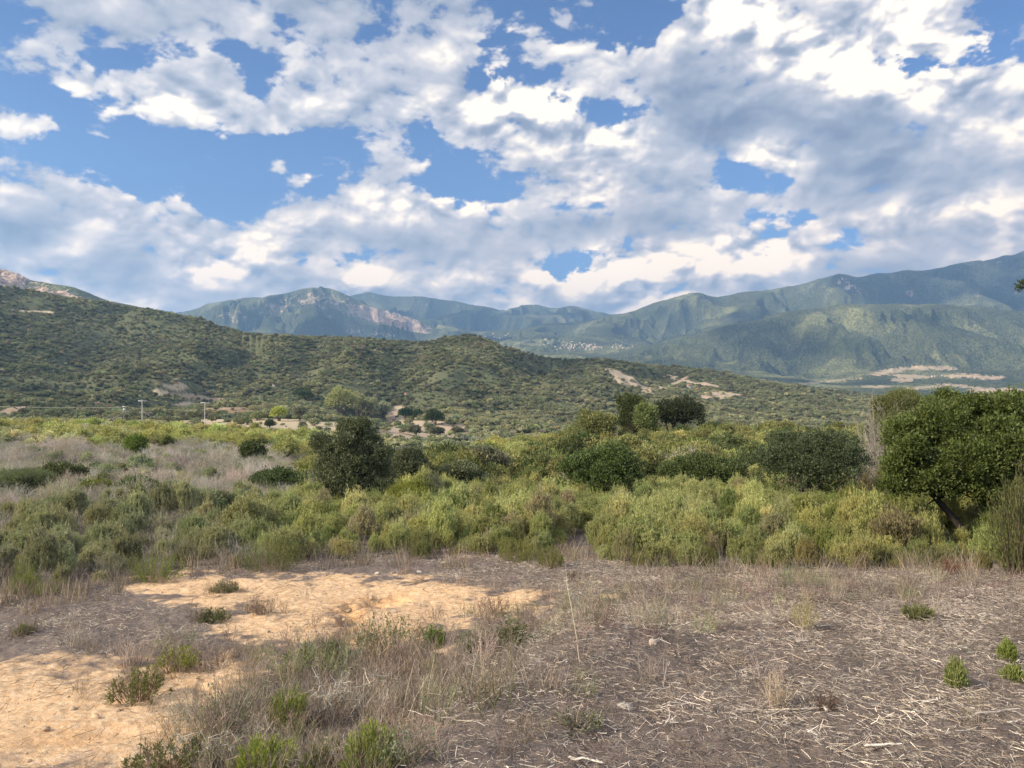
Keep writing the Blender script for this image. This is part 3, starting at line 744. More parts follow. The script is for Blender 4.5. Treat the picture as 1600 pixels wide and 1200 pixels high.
EDGE = np.array([(-400, 940), (0, 938), (130, 932), (200, 908), (300, 893), (420, 888), (520, 868), (700, 876), (860, 872), (950, 885), (1000, 915), (1100, 920), (1200, 920), (1300, 925), (1400, 932), (1500, 940), (1600, 948), (2000, 950)], float)
def edgeY(px): return 3.1 * F / (np.interp(px, EDGE[:, 0], EDGE[:, 1]) - 600)

# ------------------------------------------------------------------ individually standing trees and bushes (before the growth, which keeps clear of them)
def tag(o, label, category, group=None):
    o['label'] = label; o['category'] = category
    if group: o['group'] = group
    return o
def empty(name, loc, label, category, group=None):
    o = bpy.data.objects.new(name, None); o.location = loc; o.empty_display_size = .3; COL.objects.link(o)
    return tag(o, label, category, group)
def child(name, VQ, mat, parent, tint, smooth=False):
    me = mesh_np(name, VQ[0], VQ[1], smooth); o = obj(name, me, mat, parent); o['tint'] = [float(c) for c in tint]; return o
KEEP = []     # (x, y, radius) kept free of the general growth
BARKC = (.10, .085, .07)
def tree(name, label, category, px, Y, py_top, wpx, tint, leaf=(.05, .028), tufts=900, per=26, tuft=.07, group=None, nl=16, mat=None, z0=.12, stem='crown', depth=.9, flat=1., sink=.05):
    x, y, z = at(px, Y); w = wpx * Y / F; h = (600 - py_top) / F * Y - z
    root = empty(name, (x, y, z - sink), label, category, group)
    h += sink
    lb = make_lobes(w, w * depth, h * .99, nl, h * z0, flat)
    if name == 'holm_oak': lb = [(np.array([a * w, b * w, c * h]), np.array([r, r, r * .9]) * w) for a, b, c, r in [(0, 0, .80, .20), (.07, .1, .66, .27), (-.16, 0, .62, .24), (.2, -.05, .55, .25), (-.25, .1, .42, .24), (.02, -.2, .45, .30), (.27, 0, .34, .22), (-.1, -.1, .28, .26), (.14, -.15, .24, .25), (-.30, 0, .24, .16)]] + [(np.array([rg.uniform(-.42, .42) * w, rg.uniform(-.35, .25) * w, rg.uniform(.2, .8) * h]), np.full(3, rg.uniform(.07, .12) * w)) for _ in range(14)] + [(np.array([-.10 * w, 0, .9 * h]), np.full(3, .09 * w)), (np.array([.10 * w, 0, .9 * h]), np.full(3, .10 * w))]
    # stems rising into the lobes
    big = sorted(lb, key=lambda q: -q[1][0])[:9]
    lines = []
    for i, (c, r) in enumerate(big):
        p0 = np.array([rg.normal() * .03 * w, rg.normal() * .03 * w, 0.])
        lines.append(limb(p0, c, max(.012, .022 * h), .008 * max(1, h / 2)))
        for k in range(3):
            t_ = c + rdir(1, -.2)[0] * r * .8; lines.append(limb(c, t_, .008 * max(1, h / 2), .003))
    child('trunk' if stem == 'trunk' else 'stems', tubes(lines, 5), M_BARK, root, BARKC)
    child('crown', join(crown(lb, tufts, per, tuft, *leaf), crown(lb, tufts // 3, per, tuft * 1.6, leaf[0] * 1.4, leaf[1] * 1.5, shell=(.15, .8))), mat or M_LEAF, root, tint)
    KEEP.append((x, y, w * .42))
    return root
DARK = (.115, .13, .075); OLIVE = (.085, .10, .045); GREY = (.13, .14, .085); YEL = (.20, .215, .06); GRN = (.075, .11, .035); PALE = (.15, .18, .075)
BIG = [  # name, label, category, px, Y, top, width, tint, leaf, tufts, per, tuft, nl
 ('holm_oak', 'dense dark round tree left of centre, tallest plant in front of the valley', 'tree', 552, 25, 652, 128, DARK, (.06, .035), 1700, 30, .055, 40),
 ('mastic_bush', 'low dark green bush just left of the dense round tree', 'bush', 437, 33, 736, 96, (.07, .10, .038), (.07, .04), 700, 26, .07, 26),
 ('mastic_bush', 'dark bush touching the right side of the dense round tree', 'bush', 642, 33, 704, 70, DARK, (.07, .04), 600, 26, .08, 12),
 ('mastic_bush', 'greyish olive rounded bush, wide and low, second to the right of the round tree', 'bush', 712, 34, 722, 92, (.13, .145, .08), (.07, .04), 700, 26, .07, 26),
 ('mastic_bush', 'tall grey-topped bush behind the low olive one, centre of the thicket', 'bush', 775, 39, 698, 108, (.15, .15, .10), (.075, .045), 800, 26, .07, 30),
 ('mastic_bush', 'bushy dark green shrub with leafy uneven top right of centre', 'bush', 945, 28, 688, 132, (.09, .125, .042), (.07, .04), 1200, 28, .06, 36),
 ('mastic_bush', 'low wide dark shrub between the leafy shrub and the broad black-green one', 'bush', 1108, 33, 707, 132, (.075, .10, .035), (.075, .045), 900, 26, .07, 34),
 ('mastic_bush', 'broad black-green shrub left of the grey bare one', 'bush', 1250, 26, 664, 190, (.07, .09, .045), (.06, .034), 1900, 28, .06, 46),
 ('skyline_oak', 'rounded dark tree on the skyline right of centre, smaller of the pair', 'tree', 984, 92, 617, 60, (.075, .09, .04), (.20, .12), 500, 22, .22, 14),
 ('skyline_oak', 'larger dark tree on the skyline right of centre, with knobbly crown', 'tree', 1049, 86, 606, 70, (.055, .065, .038), (.20, .12), 600, 22, .22, 16),
 ('skyline_bush', 'pale yellow-green bush left of the two skyline trees', 'bush', 925, 90, 639, 84, (.19, .20, .085), (.2, .1), 500, 22, .22, 14),
 ('skyline_bush', 'light green bush wedged between the two skyline trees', 'bush', 1015, 84, 630, 40, (.16, .19, .075), (.18, .1), 300, 20, .2, 10),
 ('round_tree', 'pale olive smooth domed tree behind the bare grey shrub', 'tree', 1410, 40, 609, 124, (.15, .165, .07), (.07, .028), 2600, 30, .09, 12),
 ('skyline_bush', 'small dark dome peeping between the pale tree and the big right tree', 'bush', 1466, 47, 609, 66, (.06, .085, .025), (.1, .06), 600, 24, .12, 12),
 ('skyline_bush', 'yellowish shrub crown on the right skyline behind the big tree', 'bush', 1585, 52, 621, 90, (.15, .16, .07), (.1, .05), 600, 24, .12, 12),
 ('cistus_mound', 'large soft grey-green bush at the left edge of the scrub', 'bush', 36, 29, 738, 112, (.125, .15, .085), (.055, .014), 1500, 30, .07, 14),
 ('mastic_bush', 'olive rounded bush behind the soft grey-green one on the left', 'bush', 100, 37, 722, 66, (.10, .115, .05), (.08, .045), 500, 24, .09, 10),
 ('mastic_bush', 'flat yellow-green bush on the left, right of the soft grey-green one', 'bush', 150, 31, 757, 74, (.16, .175, .05), (.07, .04), 500, 24, .07, 10),
 ('mastic_bush', 'mid green bush on the left, right of the flat yellow-green one', 'bush', 212, 31, 745, 62, (.10, .13, .05), (.07, .035), 500, 24, .07, 10),
 ('broom_bush', 'bright yellow-green bush at the right foot of the dense round tree', 'bush', 632, 24, 752, 84, (.21, .23, .06), (.055, .016), 1200, 28, .06, 12),
 ('mastic_bush', 'small dark bush on the grey left slope above the bare shrubs', 'bush', 392, 60, 690, 44, (.07, .09, .035), (.12, .07), 300, 22, .14, 9),
 ('heath_bush', 'green bush on the left slope above the purple-grey scrub', 'bush', 212, 62, 682, 36, (.13, .18, .05), (.12, .06), 300, 22, .14, 9),
]
for b in BIG:
    tree(b[0], b[1], b[2], b[3], b[4], b[5], b[6], b[7], b[8], b[9], b[10], b[11], nl=b[12], mat=M_GLOSS if b[0] in ('holm_oak', 'mastic_bush') else None,
         depth=.9, stem='trunk' if 'tree' in b[2] else 'stems')

# the big leaning tree at the right
def big_tree():
    Y = 14.4; x, y, z = at(1512, Y)
    root = empty('mastic_tree', (x, y, z - .05), 'big dark glossy tree with a slanting trunk at the right edge of the clearing', 'tree')
    s = Y / F
    def P(px, py, dy=0.): return np.array([(px - 1512) * s, dy, (600 - py) * s - z + .05])
    fork = P(1462, 778); L = [(np.array([P(1520, 852), P(1508, 835), P(1492, 812), P(1477, 795), fork]), np.array([.085, .075, .065, .06, .055]))]
    ends = [(1400, 745, .3), (1420, 690, -.5), (1470, 650, .5), (1540, 640, -.3), (1500, 700, -.9), (1450, 720, -1.0), (1590, 660, .2), (1640, 680, -.5), (1560, 720, -1.1), (1610, 730, .6)]
    for (a, b, dy) in ends: L.append(limb(fork, P(a, b, dy), .04, .012, 7, .07))
    L.append((np.array([P(1535, 855, .2), P(1545, 820, .2), P(1552, 780, .1), P(1570, 745, 0), P(1640, 735, 0)]), np.array([.07, .06, .055, .045, .03])))
    L.append(limb(fork, P(1428, 795, -.2), .018, .006, 5, .05)); L.append(limb(P(1428, 795, -.2), P(1405, 800, -.2), .008, .003, 4, .05))
    for q in range(26):
        e = ends[rg.integers(len(ends))]; L.append(limb(P(*e), P(e[0] + rg.normal() * 40, e[1] + rg.normal() * 30, e[2] + rg.normal() * .4), .012, .004, 5, .08))
    child('trunk', tubes(L, 8), M_BARK, root, (.055, .048, .04), True)
    lob = []
    for (a, b, r_, dy) in [(1420, 730, 42, .1), (1408, 700, 26, -.4), (1435, 690, 40, .3), (1465, 665, 42, -.2), (1500, 655, 42, .3), (1540, 650, 38, -.3), (1580, 652, 40, .2), (1630, 655, 44, 0), (1680, 680, 46, 0),
                           (1480, 715, 46, -.7), (1530, 700, 46, -.8), (1580, 705, 46, -.6), (1635, 710, 48, -.4), (1450, 755, 36, -.3), (1500, 755, 40, -.6), (1550, 750, 34, -.7), (1405, 762, 22, -.1), (1548, 785, 22, -.1),
                           (1470, 690, 40, .9), (1560, 680, 50, 1.0), (1640, 760, 30, -.2), (1690, 730, 50, .3), (1430, 640+30, 24, 0), (1515, 637, 24, 0), (1600, 636, 26, .2)]:
        c = P(a, b, dy); rr_ = r_ * s * rg.uniform(.70, 1.0); lob.append((c, np.array([rr_ * 1.05, rr_ * 1.1, rr_ * .85])))
    for _ in range(70):
        c0, r0 = lob[rg.integers(26)]; dd_ = rdir(1, -.2)[0]; lob.append((c0 + dd_ * r0 * 1.0, r0 * rg.uniform(.22, .42)))
    child('crown', join(crown(lob, 4200, 26, .05, .062, .024, .7), crown(lob, 800, 24, .09, .09, .045, .5, (.1, .8))), M_GLOSS, root, (.092, .118, .034))
    KEEP.append((x - .2, y, .5))
big_tree()

# bare, grey shrubs
def bare(label, px, Y, top, wpx, tint, n=60, gen=3, w0=.014, name='bare_shrub', group=None):
    x, y, z = at(px, Y); w = wpx * Y / F; h = (600 - top) / F * Y - z
    root = empty(name, (x, y, z - .03), label, 'shrub', group)
    st = [limb((rg.normal() * .04, rg.normal() * .04, 0), (rg.normal() * w * .25, rg.normal() * w * .2, h * rg.uniform(.5, .9)), .018 * max(h, .5), .004, 6, .07) for _ in range(8)]
    child('stems', tubes(st, 5), M_DRY, root, [c * .9 for c in tint])
    child('twigs', twigs(n, w, h, gen, w0), M_DRY, root, tint)
    KEEP.append((x, y, w * .35)); return root
bare('leafless grey shrub with fine branches, left of the big right tree', 1385, 31, 640, 100, (.30, .27, .24), 90, 3, .02)
bare('pale leafless shrub in front of the dark broad shrub and right of it', 1345, 30, 690, 60, (.26, .23, .20), 50, 3, .018)
bare('grey dead shrub on the left slope, bushier one', 300, 46, 700, 80, (.22, .20, .175), 60, 3, .014)
bare('wide purple-grey dead shrub below the left ridge', 110, 50, 690, 100, (.23, .205, .185), 70, 3, .014)
bare('grey brushy shrub under the olive one in the centre thicket', 735, 25, 770, 80, (.24, .21, .19), 60, 3, .012)

# valley trees ------------------------------------------------
VT = [('bright yellow-green round tree beside the pale field, brightest in the valley', 436, 395, 633, 33, (.38, .42, .10)), ('light green tree left of the bright round one', 401, 400, 642, 20, (.26, .28, .13)),
      ('grey-green round tree right of the bright one', 468, 400, 634, 24, (.21, .22, .15)), ('dark round tree above the grey-green valley tree', 478, 470, 604, 32, (.085, .11, .05)),
      ('tall pale yellow tree above the valley bottom, leftmost of its clump', 535, 440, 604, 44, (.36, .37, .15)), ('tall pale yellow tree, second in its clump', 558, 430, 608, 44, (.34, .34, .17)),
      ('pale olive tree stepping down the slope behind the dense round tree', 578, 415, 618, 38, (.30, .31, .17)), ('light tree beside the dirt bend', 598, 405, 628, 34, (.30, .32, .20)),
      ('dark green low tree right of the dirt bend', 632, 430, 639, 27, (.045, .075, .03)), ('small dark tree second right of the dirt bend', 652, 425, 642, 18, (.05, .075, .03)), ('wide dark tree at the corner of the pale field', 680, 400, 640, 30, (.06, .085, .03)),
      ('grey-green bush standing in the pale field', 650, 345, 664, 22, (.13, .135, .09)), ('broad grey-green bush in the pale field', 684, 340, 667, 28, (.11, .115, .07)), ('low olive bush at the right end of the pale field', 712, 350, 668, 26, (.12, .12, .07)),
      ('small dark bush dotting the pale left field', 421, 335, 656, 14, (.08, .10, .05))]
FEET = [658, 656, 657, 626, 650, 652, 656, 655, 656, 654, 665, 682, 684, 682, 668]
for (lb_, px_, Y_, top_, w_, c_), ft_ in zip(VT, FEET):
    Y_ = spot(px_, ft_, 250, 1200)[1]
    tree('valley_tree', lb_, 'tree', px_, Y_, top_, w_, c_, (.0014 * Y_, .0009 * Y_), 420, 10, .0008 * Y_, group='trees in the valley bottom', nl=10, mat=M_FAR, stem='trunk', z0=.05)
# stepped hedge trees between and around them
print('trees done')

# ------------------------------------------------------------------ the general growth
KP = np.array(KEEP)
def clear(x, y, f=1.0):
    k = np.ones(len(x), bool)
    for (a, b, r) in KEEP: k &= np.hypot(x - a, y - b) > r * f
    return k
def grow(name, label, category, x, y, zoff, scale, tint, forms, mat, tiltamp=.08, nform=None):
    n = len(x); z = H(x, y)
    P = np.stack([x, y, z + zoff], 1)
    return stuff(name, label, category, P, rg.uniform(0, 6.28, n), scale, tint, rg.integers(0, nform or len(forms), n), forms, mat, rg.normal(size=(n, 2)) * tiltamp)
def jitter(c, n, amp=.16, hue=.06):
    c = np.asarray(c, float); c = np.broadcast_to(c, (n, 3)) if c.ndim == 1 else c
    return np.clip(c * np.exp(rg.normal(size=(n, 1)) * amp) * np.exp(rg.normal(size=(n, 3)) * hue * [1, .5, 1]), .004, .9)
def sc3(s, v=.18):
    n = len(s); return np.stack([s * rg.uniform(1 - v, 1 + v, n), s * rg.uniform(1 - v, 1 + v, n), s * rg.uniform(1 - v, 1 + v, n)], 1)

# --- heather and rockrose band in front of the thicket
x, y = scatter(10.5, 36, .43); px = 800 + F * x / y
k = (y > edgeY(px) + .5 * fbm(x * .7, y * .7, 3, 201)) & (y < np.interp(px, [0, 420, 560, 640], [21.5, 24, 30, 40]) + 2.5 * fbm(x / 4, y / 4, 2, 205)) & ~((np.abs(px - 885 - 12 * (y - 13)) < 34) & (y < 17.5)) & clear(x, y, .9)
x, y, px = x[k], y[k], px[k]; n = len(x)
patch = fbm(x / 2.6, y / 2.6, 3, 203); patch2 = fbm(x / 1.3, y / 1.3, 2, 207)
grey = sstep(560, 260, px) * .75 + .04 + .3 * (patch > .62)
u = rg.random(n)
isdry = u < grey * .62
left = sstep(520, 300, px)[:, None]
g = ~isdry & (rg.random(n) < .93)
def heath_form(w, h, tufts, per, L, W, up):
    """dense mound of upright plumes"""
    lb = make_lobes(w, w, h, 16, 0.02)
    V, Q = crown(lb, tufts, per, .022, L, W, up, (.6, 1.05)); pl, _ = shoots(84, w * .95, h * 1.25, 40, L * .9, W * .9, .22, .45, .25)
    return join((V, Q), pl)
heath = [heath_form(1.0, .95, 420, 14, .06, .017, 2.6) for _ in range(5)] + [heath_form(.85, 1.15, 400, 14, .08, .014, 3.2) for _ in range(3)]
cc = np.where(patch[:, None] > .0, np.array([.365, .37, .165]), np.array([.265, .285, .12])); cc = np.where(patch2[:, None] > .46, np.array([.19, .22, .08]), cc)
cc = np.where((rg.random((n, 1)) < .07), np.array([.30, .27, .17]), cc)
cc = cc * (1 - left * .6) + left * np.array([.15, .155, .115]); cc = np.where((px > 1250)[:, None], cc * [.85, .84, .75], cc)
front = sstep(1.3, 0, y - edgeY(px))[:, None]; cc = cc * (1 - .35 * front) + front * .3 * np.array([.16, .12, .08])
s = (.34 + .50 * rg.random(n) ** 1.4) * (1 - .35 * sstep(2.2, 0, y - edgeY(px))) * np.interp(patch, [-.7, 0, .7], [.8, .95, 1.25]); s = np.where((px > 1455) & (px < 1548) & (y < 14.8), s * .6, s)
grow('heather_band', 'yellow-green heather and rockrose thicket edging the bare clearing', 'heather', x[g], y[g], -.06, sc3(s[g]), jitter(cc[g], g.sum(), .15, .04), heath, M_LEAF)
d = isdry | (rg.random(n) < .10)
dry = [twigs(26, .9, .75, 2, .011, 5) for _ in range(4)]
grow('dry_scrub', 'grey leafless brushwood mixed into the front of the thicket', 'dry scrub', x[d], y[d], -.05, sc3(s[d] * .95), jitter((.30, .275, .235), d.sum(), .2, .03), dry, M_DRY)
# dry grass standing along the front
x, y = scatter(9.5, 24, .30); px = 800 + F * x / y
k = (np.abs(y - edgeY(px)) < 1.3 + 1.0 * fbm(x, y, 2, 211)) | ((px < 420) & (y > edgeY(px)) & (y < 22) & (fbm(x / 2, y / 2, 2, 213) > -.1)); k &= (sand_mask(x, y) < .4) & (rg.random(len(x)) < .34)
x, y = x[k], y[k]; n = len(x)
gr = [grass(40, .34, .42, .006) for _ in range(4)]
grow('tall_dry_grass', 'tall bleached grass standing along the foot of the thicket', 'dry grass', x, y, -.02, sc3(.6 + .6 * rg.random(n)), jitter((.26, .215, .165), n, .2), gr, M_DRY)

# --- the thicket behind, to the edge of the valley
x, y = scatter(19, 150, 1.08); px = 800 + F * x / y
k = (y > 33) | (y > np.interp(px, [0, 420, 560, 640], [20.5, 23, 29, 36]) + 2.5 * fbm(x / 4, y / 4, 2, 205)); x, y, px = x[k], y[k], px[k]
s0 = .70 + .75 * rg.random(len(x)) ** 2.2; z = H(x, y)
k = clear(x, y, .95) & visible(x, y, z + 2.0, 8); x, y, px, s0, z = x[k], y[k], px[k], s0[k], z[k]; n = len(x)
p1 = fbm(x / 11, y / 11, 3, 221); p2 = fbm(x / 4, y / 4, 2, 223)
leftz = (px + 60 * p1 < 500) & (y < 82 + 8 * p1)
u = rg.random(n); isdry = (leftz & (u < .76)) | (~leftz & (u < .13 + .25 * (p2 > .6)))
g = ~isdry
sun_yl = sstep(55, 90, y) * sstep(940, 780, px) * .8  # sunlit stretch by the valley edge, painted as yellower, lighter leaf colour
cc = np.stack([np.interp(p1, [-.7, 0, .7], [.15, .21, .26]), np.interp(p1, [-.7, 0, .7], [.165, .215, .262]), np.interp(p1, [-.7, 0, .7], [.07, .088, .11])], 1)
cc = cc * (1 - sun_yl[:, None] * .75) + sun_yl[:, None] * .75 * np.array([.41, .41, .165])
cc = np.where(((u > .80) & ~(sun_yl > .5))[:, None], np.array([.085, .11, .045]), cc)
cc = np.where((leftz & g)[:, None], cc * .7 + np.array([.13, .135, .09]), cc)
def bush(w, h, nl, tufts, per, tuft, L, W, up=.5):
    lb = make_lobes(w, w, h, nl, .1); return join(crown(lb, tufts, per, tuft, L, W, up), blob_core(lb, .6))
bushes = [bush(1.9, 1.5, 9, 150, 13, .09, .13, .06) for _ in range(4)] + [join(shoots(70, 1.8, 1.5, 22, .16, .03)[0], blob_core(make_lobes(1.3, 1.3, 1.0, 5, .05), .5)) for _ in range(2)]
sz = s0 * np.where(p2 > .3, 1.15, .88) * np.where(leftz, np.where(isdry, .80, .50), 1) * np.where(y < 36, .75, 1)
grow('maquis_thicket', 'dense mixed evergreen scrub covering the ground between the heather and the valley edge', 'scrub', x[g], y[g], -.1, sc3(sz[g], .22), jitter(cc[g], g.sum(), .2), bushes, M_LEAF)
dry2 = [twigs(60, 1.6, 1.05, 2, .016, 6) for _ in range(4)]
cd = np.where((p2 > .1)[:, None], np.array([.40, .36, .325]), np.array([.33, .31, .25]))
grow('grey_scrub', 'purple-grey leafless scrub over the left slope', 'dry scrub', x[isdry], y[isdry], -.08, sc3(sz[isdry] * 1.05, .2), jitter(cd[isdry], isdry.sum(), .15), dry2, M_DRY)

# --- left plateau out to the poles
x, y = scatter(78, 345, 1.45, -1.05, -.13); px = 800 + F * x / y; z = H(x, y)
p1 = fbm(x / 20, y / 20, 3, 231)
fmn = ell(px + 10 * p1, 600 - z / y * F, 420, 663, 175, 16, 1) * (y > 190)
k = (fmn < .25) & visible(x, y, z + 2.2, 6) & clear(x, y) & ((y > 150) | (px < 560)); x, y, px, z, p1 = x[k], y[k], px[k], z[k], p1[k]; n = len(x)
cc = np.stack([np.interp(p1, [-.7, 0, .7], [.33, .42, .47]), np.interp(p1, [-.7, 0, .7], [.33, .415, .46]), np.interp(p1, [-.7, 0, .7], [.18, .225, .27])], 1)
cc = np.where((rg.random(n) < .16)[:, None], np.array([.085, .10, .045]), cc)
lod = [bush(2.4, 1.9, 7, 90, 9, .16, .24, .13) for _ in range(5)]
grow('plateau_scrub', 'pale yellow-green bushes over the flat ground up to the electricity poles', 'scrub', x, y, -.1, sc3(.42 + .45 * rg.random(n) ** 2, .2), jitter(cc, n, .18), lod, M_FAR)

# --- wooded hillsides
def hillgrow(Y0, Y1, sp, size, tag_):
    x, y = scatter(Y0, Y1, sp); z = H(x, y); px = 800 + F * x / y
    k = visible(x, y, z + size, 7); x, y, z, px = x[k], y[k], z[k], px[k]
    fm_, _ = field_mask(x, y, z, FIELDS)
    p = fbm(x / 60, y / 60, 4, 241); q = fbm(x / 160, y / 200, 3, 243)
    k = ((fm_ < .35) | (rg.random(len(x)) < .07)) & (rg.random(len(x)) < .97 - .5 * (p > .45) - .25 * (fbm(x / 18, y / 18, 2, 249) > .5)) & clear(x, y, .8)
    x, y, z, px, p, q = x[k], y[k], z[k], px[k], p[k], q[k]; n = len(x)
    s = size * (.30 + 1.15 * rg.random(n) ** 2.4) * np.interp(p, [-.7, .7], [1.15, .65])
    base = np.stack([np.interp(q + .4 * p, [-.8, 0, .8], [.165, .215, .29]), np.interp(q + .4 * p, [-.8, 0, .8], [.18, .225, .29]), np.interp(q + .4 * p, [-.8, 0, .8], [.105, .125, .165])], 1)
    u = rg.random(n)[:, None]; base = np.where(u < .07, base * [1.4, 1.35, 1.35], base); base = np.where(u > .88, base * .62, base); base = np.where((u > .3) & (u < .36), np.array([.22, .20, .15]), base)
    val = (sstep(560, 420, y) * sstep(300, 600, px))[:, None]; base = base * (1 + .35 * val)
    return x, y, s, base
A = [hillgrow(330, 640, 2.6, 3.9, 0), hillgrow(640, 1000, 3.0, 3.8, 0), hillgrow(1000, 1750, 3.9, 4.1, 0)]
x = np.concatenate([a[0] for a in A]); y = np.concatenate([a[1] for a in A]); s = np.concatenate([a[2] for a in A]); c = np.concatenate([a[3] for a in A])
n = len(x); print('hill crowns', n)
hc = [bush(1.25, .95, 6, 70, 8, .07, .15, .10) for _ in range(6)]
grow('hillside_woodland', 'dull olive green evergreen wood and scrub covering the hillsides beyond the valley', 'woodland', x, y, -.25, np.stack([s, s * rg.uniform(.8, 1.2, n), s * rg.uniform(.7, 1.0, n)], 1), jitter(c, n, .2), hc, M_FAR, .04)

# ------------------------------------------------------------------ the clearing: cut stalks, dry tufts, seedlings, stones
x, y = scatter(2.6, 15.5, .10); px, Yc = coords(x, y); sm_ = sand_mask(x, y)
dn = fbm(x * .8, y * .8, 3, 301)
right = sstep(640, 950, px + 90 * dn)
k = (y < edgeY(px) + .6) & (sm_ < .35) & (rg.random(len(x)) < .22 + .62 * right + .2 * dn)
x, y, px, dn, right = x[k], y[k], px[k], dn[k], right[k]; n = len(x)
lit_ = [litter(60, .34, .012, .075, .003) for _ in range(8)] + [litter(14, .45, .03, .14, .0032, .04) for _ in range(4)]
fidx = np.where(rg.random(n) < .82, rg.integers(0, 8, n), rg.integers(8, 12, n))
tone = np.where(rg.random((n, 1)) < .48, np.array([.15, .12, .105]), np.array([.42, .365, .31])) * (1 + .25 * dn[:, None])
P = np.stack([x, y, H(x, y) + .012], 1)
stuff('straw_litter', 'cut bleached stalks and bark shreds strewn criss-cross over the clearing', 'straw', P, rg.uniform(0, 6.28, n), sc3(.75 + .5 * rg.random(n)), jitter(tone, n, .25, .03), fidx, lit_, M_DRY, rg.normal(size=(n, 2)) * .07)
print('litter', n)
# low grey tufts and dead seedlings
x, y = scatter(2.7, 14.5, .20); px, Yc = coords(x, y); sm_ = sand_mask(x, y); py = gnear(px, y)
t1 = fbm(x * 1.1, y * 1.1, 3, 311)
mid_ = np.maximum.reduce([ell(px, py, 620, 1090, 330, 130), ell(px, py, 420, 1120, 190, 110), .55 * ell(px, py, 900, 990, 330, 70), .55 * ell(px, py, 1250, 930, 420, 35), .22 * ell(px, py, 1100, 1060, 160, 60), .4 * ell(px, py, 300, 1030, 220, 40)])
k = (y < edgeY(px)) & (rg.random(len(x)) < (1.25 * mid_ + .04 + .16 * t1) * (1 - .85 * sm_))
x, y, px, t1, mid_ = x[k], y[k], px[k], t1[k], mid_[k]; n = len(x)
gf = [grass(60, .22, .26, .0035, .45) for _ in range(4)] + [twigs(14, .26, .24, 2, .004, 5) for _ in range(4)]
tone = np.where(rg.random((n, 1)) < .5, np.array([.20, .155, .135]), np.array([.32, .265, .215])); tone = np.where(rg.random((n, 1)) < .22 * (mid_[:, None] > .3), np.array([.19, .20, .11]), tone)
grow('dry_tufts', 'low grey-brown dried grass and dead seedlings standing in the clearing', 'dry grass', x, y, -.01, sc3((.55 + .75 * rg.random(n)) * (.7 + .5 * mid_)), jitter(tone, n, .2, .06), gf, M_DRY, .12)
# bits lying on the sand
x, y = scatter(2.6, 14, .16); sm_ = sand_mask(x, y); k = (sm_ > .35) & (rg.random(len(x)) < .45 + .5 * fbm(x * 1.4, y * 1.4, 3, 321)); x, y = x[k], y[k]; n = len(x)
sf = [litter(7, .26, .03, .16, .004, .012) for _ in range(5)]
grow('sand_debris', 'dark twigs and straw bits lying on the bare sand', 'debris', x, y, .006, sc3(.7 + .6 * rg.random(n)), jitter((.12, .085, .06), n, .3, .05), sf, M_DRY, .03)

def stones_mesh(r, seed, sq=.6):
    q = np.random.default_rng(seed); n, m = 8, 10
    T, Ph = np.meshgrid(np.linspace(.02, np.pi - .02, n), np.linspace(0, 2 * np.pi, m, endpoint=False), indexing='ij')
    d = np.stack([np.sin(T) * np.cos(Ph), np.sin(T) * np.sin(Ph), np.cos(T) * sq], -1) * r * (1 + .16 * q.normal(size=T.shape))[..., None]
    d[0] = d[0].mean(0); d[-1] = d[-1].mean(0)
    I = np.arange(n * m).reshape(n, m); J = np.roll(I, -1, 1)
    return d.reshape(-1, 3) * q.uniform(.8, 1.25, 3), np.stack([I[:-1], J[:-1], J[1:], I[1:]], -1).reshape(-1, 4)
M_STONE, t, out = newmat("stone")
Pq = t.new('ShaderNodeNewGeometry').outputs['Position']; nn_ = t.noise(Pq, 30, 5, .6)
bs = t.new('ShaderNodeBsdfPrincipled'); at_ = t.new('ShaderNodeAttribute', attribute_type='INSTANCER', attribute_name='tint')
t.put(bs.inputs['Base Color'], t.v('SCALE', at_.outputs['Color'], scale=t.ramp(nn_, .2, .8, .6, 1.3, 'LINEAR'))); bs.inputs['Roughness'].default_value = .9
bp = t.new('ShaderNodeBump'); bp.inputs['Strength'].default_value = .6; bp.inputs['Distance'].default_value = .01; t.put(bp.inputs['Height'], nn_); t.put(bs.inputs['Normal'], bp.outputs[0])
t.l.new(bs.outputs[0], out.inputs[0])
x, y = scatter(3.0, 14, .19); px, _ = coords(x, y); sm_ = sand_mask(x, y); k = rg.random(len(x)) < .04 + .30 * sm_; x, y, sm_ = x[k], y[k], sm_[k]; n = len(x)
s = .35 + 1.0 * rg.random(n) ** 3
tone = np.where(sm_[:, None] > .4, np.array([.42, .29, .18]), np.array([.34, .30, .26]))
grow('gravel', 'small pebbles and clods scattered over the sand and straw', 'gravel', x, y, .002, sc3(s), jitter(tone, n, .2, .05), [stones_mesh(.022, q) for q in range(5)], M_STONE, .4)

def nearspot(px, py): x, y = spot(px, py, 2.0, 60.0); return x, y, float(H(np.array([x]), np.array([y]))[0])
def stone(label, px, py, r, tint, sq=.6):
    x, y, z = nearspot(px, py); me = mesh_np("stone", *stones_mesh(r, int(px)), True); o = obj("stone", me, M_STONE, loc=(x, y, z + r * sq * .35)); o['tint'] = list(tint)
    tag(o, label, 'stone', 'loose stones')
stone('white flat stone on the far edge of the sand, left of the other white one', 655, 895, .04, (.48, .44, .38)); stone('white stone beyond the sand, right of the other white one', 693, 881, .045, (.48, .44, .38))
stone('pale round stone half buried in the straw at lower right centre', 977, 1108, .045, (.33, .29, .25)); stone('grey stone on the sand strip in the middle of the clearing', 848, 970, .06, (.30, .25, .20))
stone('small pale stone in the straw right of the seedling hollow', 1052, 1130, .03, (.36, .32, .28)); stone('dark clod beside the grey stone on the middle sand strip', 838, 976, .05, (.16, .12, .09))
stone('buff stone near the sand edge, below the two white ones', 590, 897, .04, (.5, .42, .33))

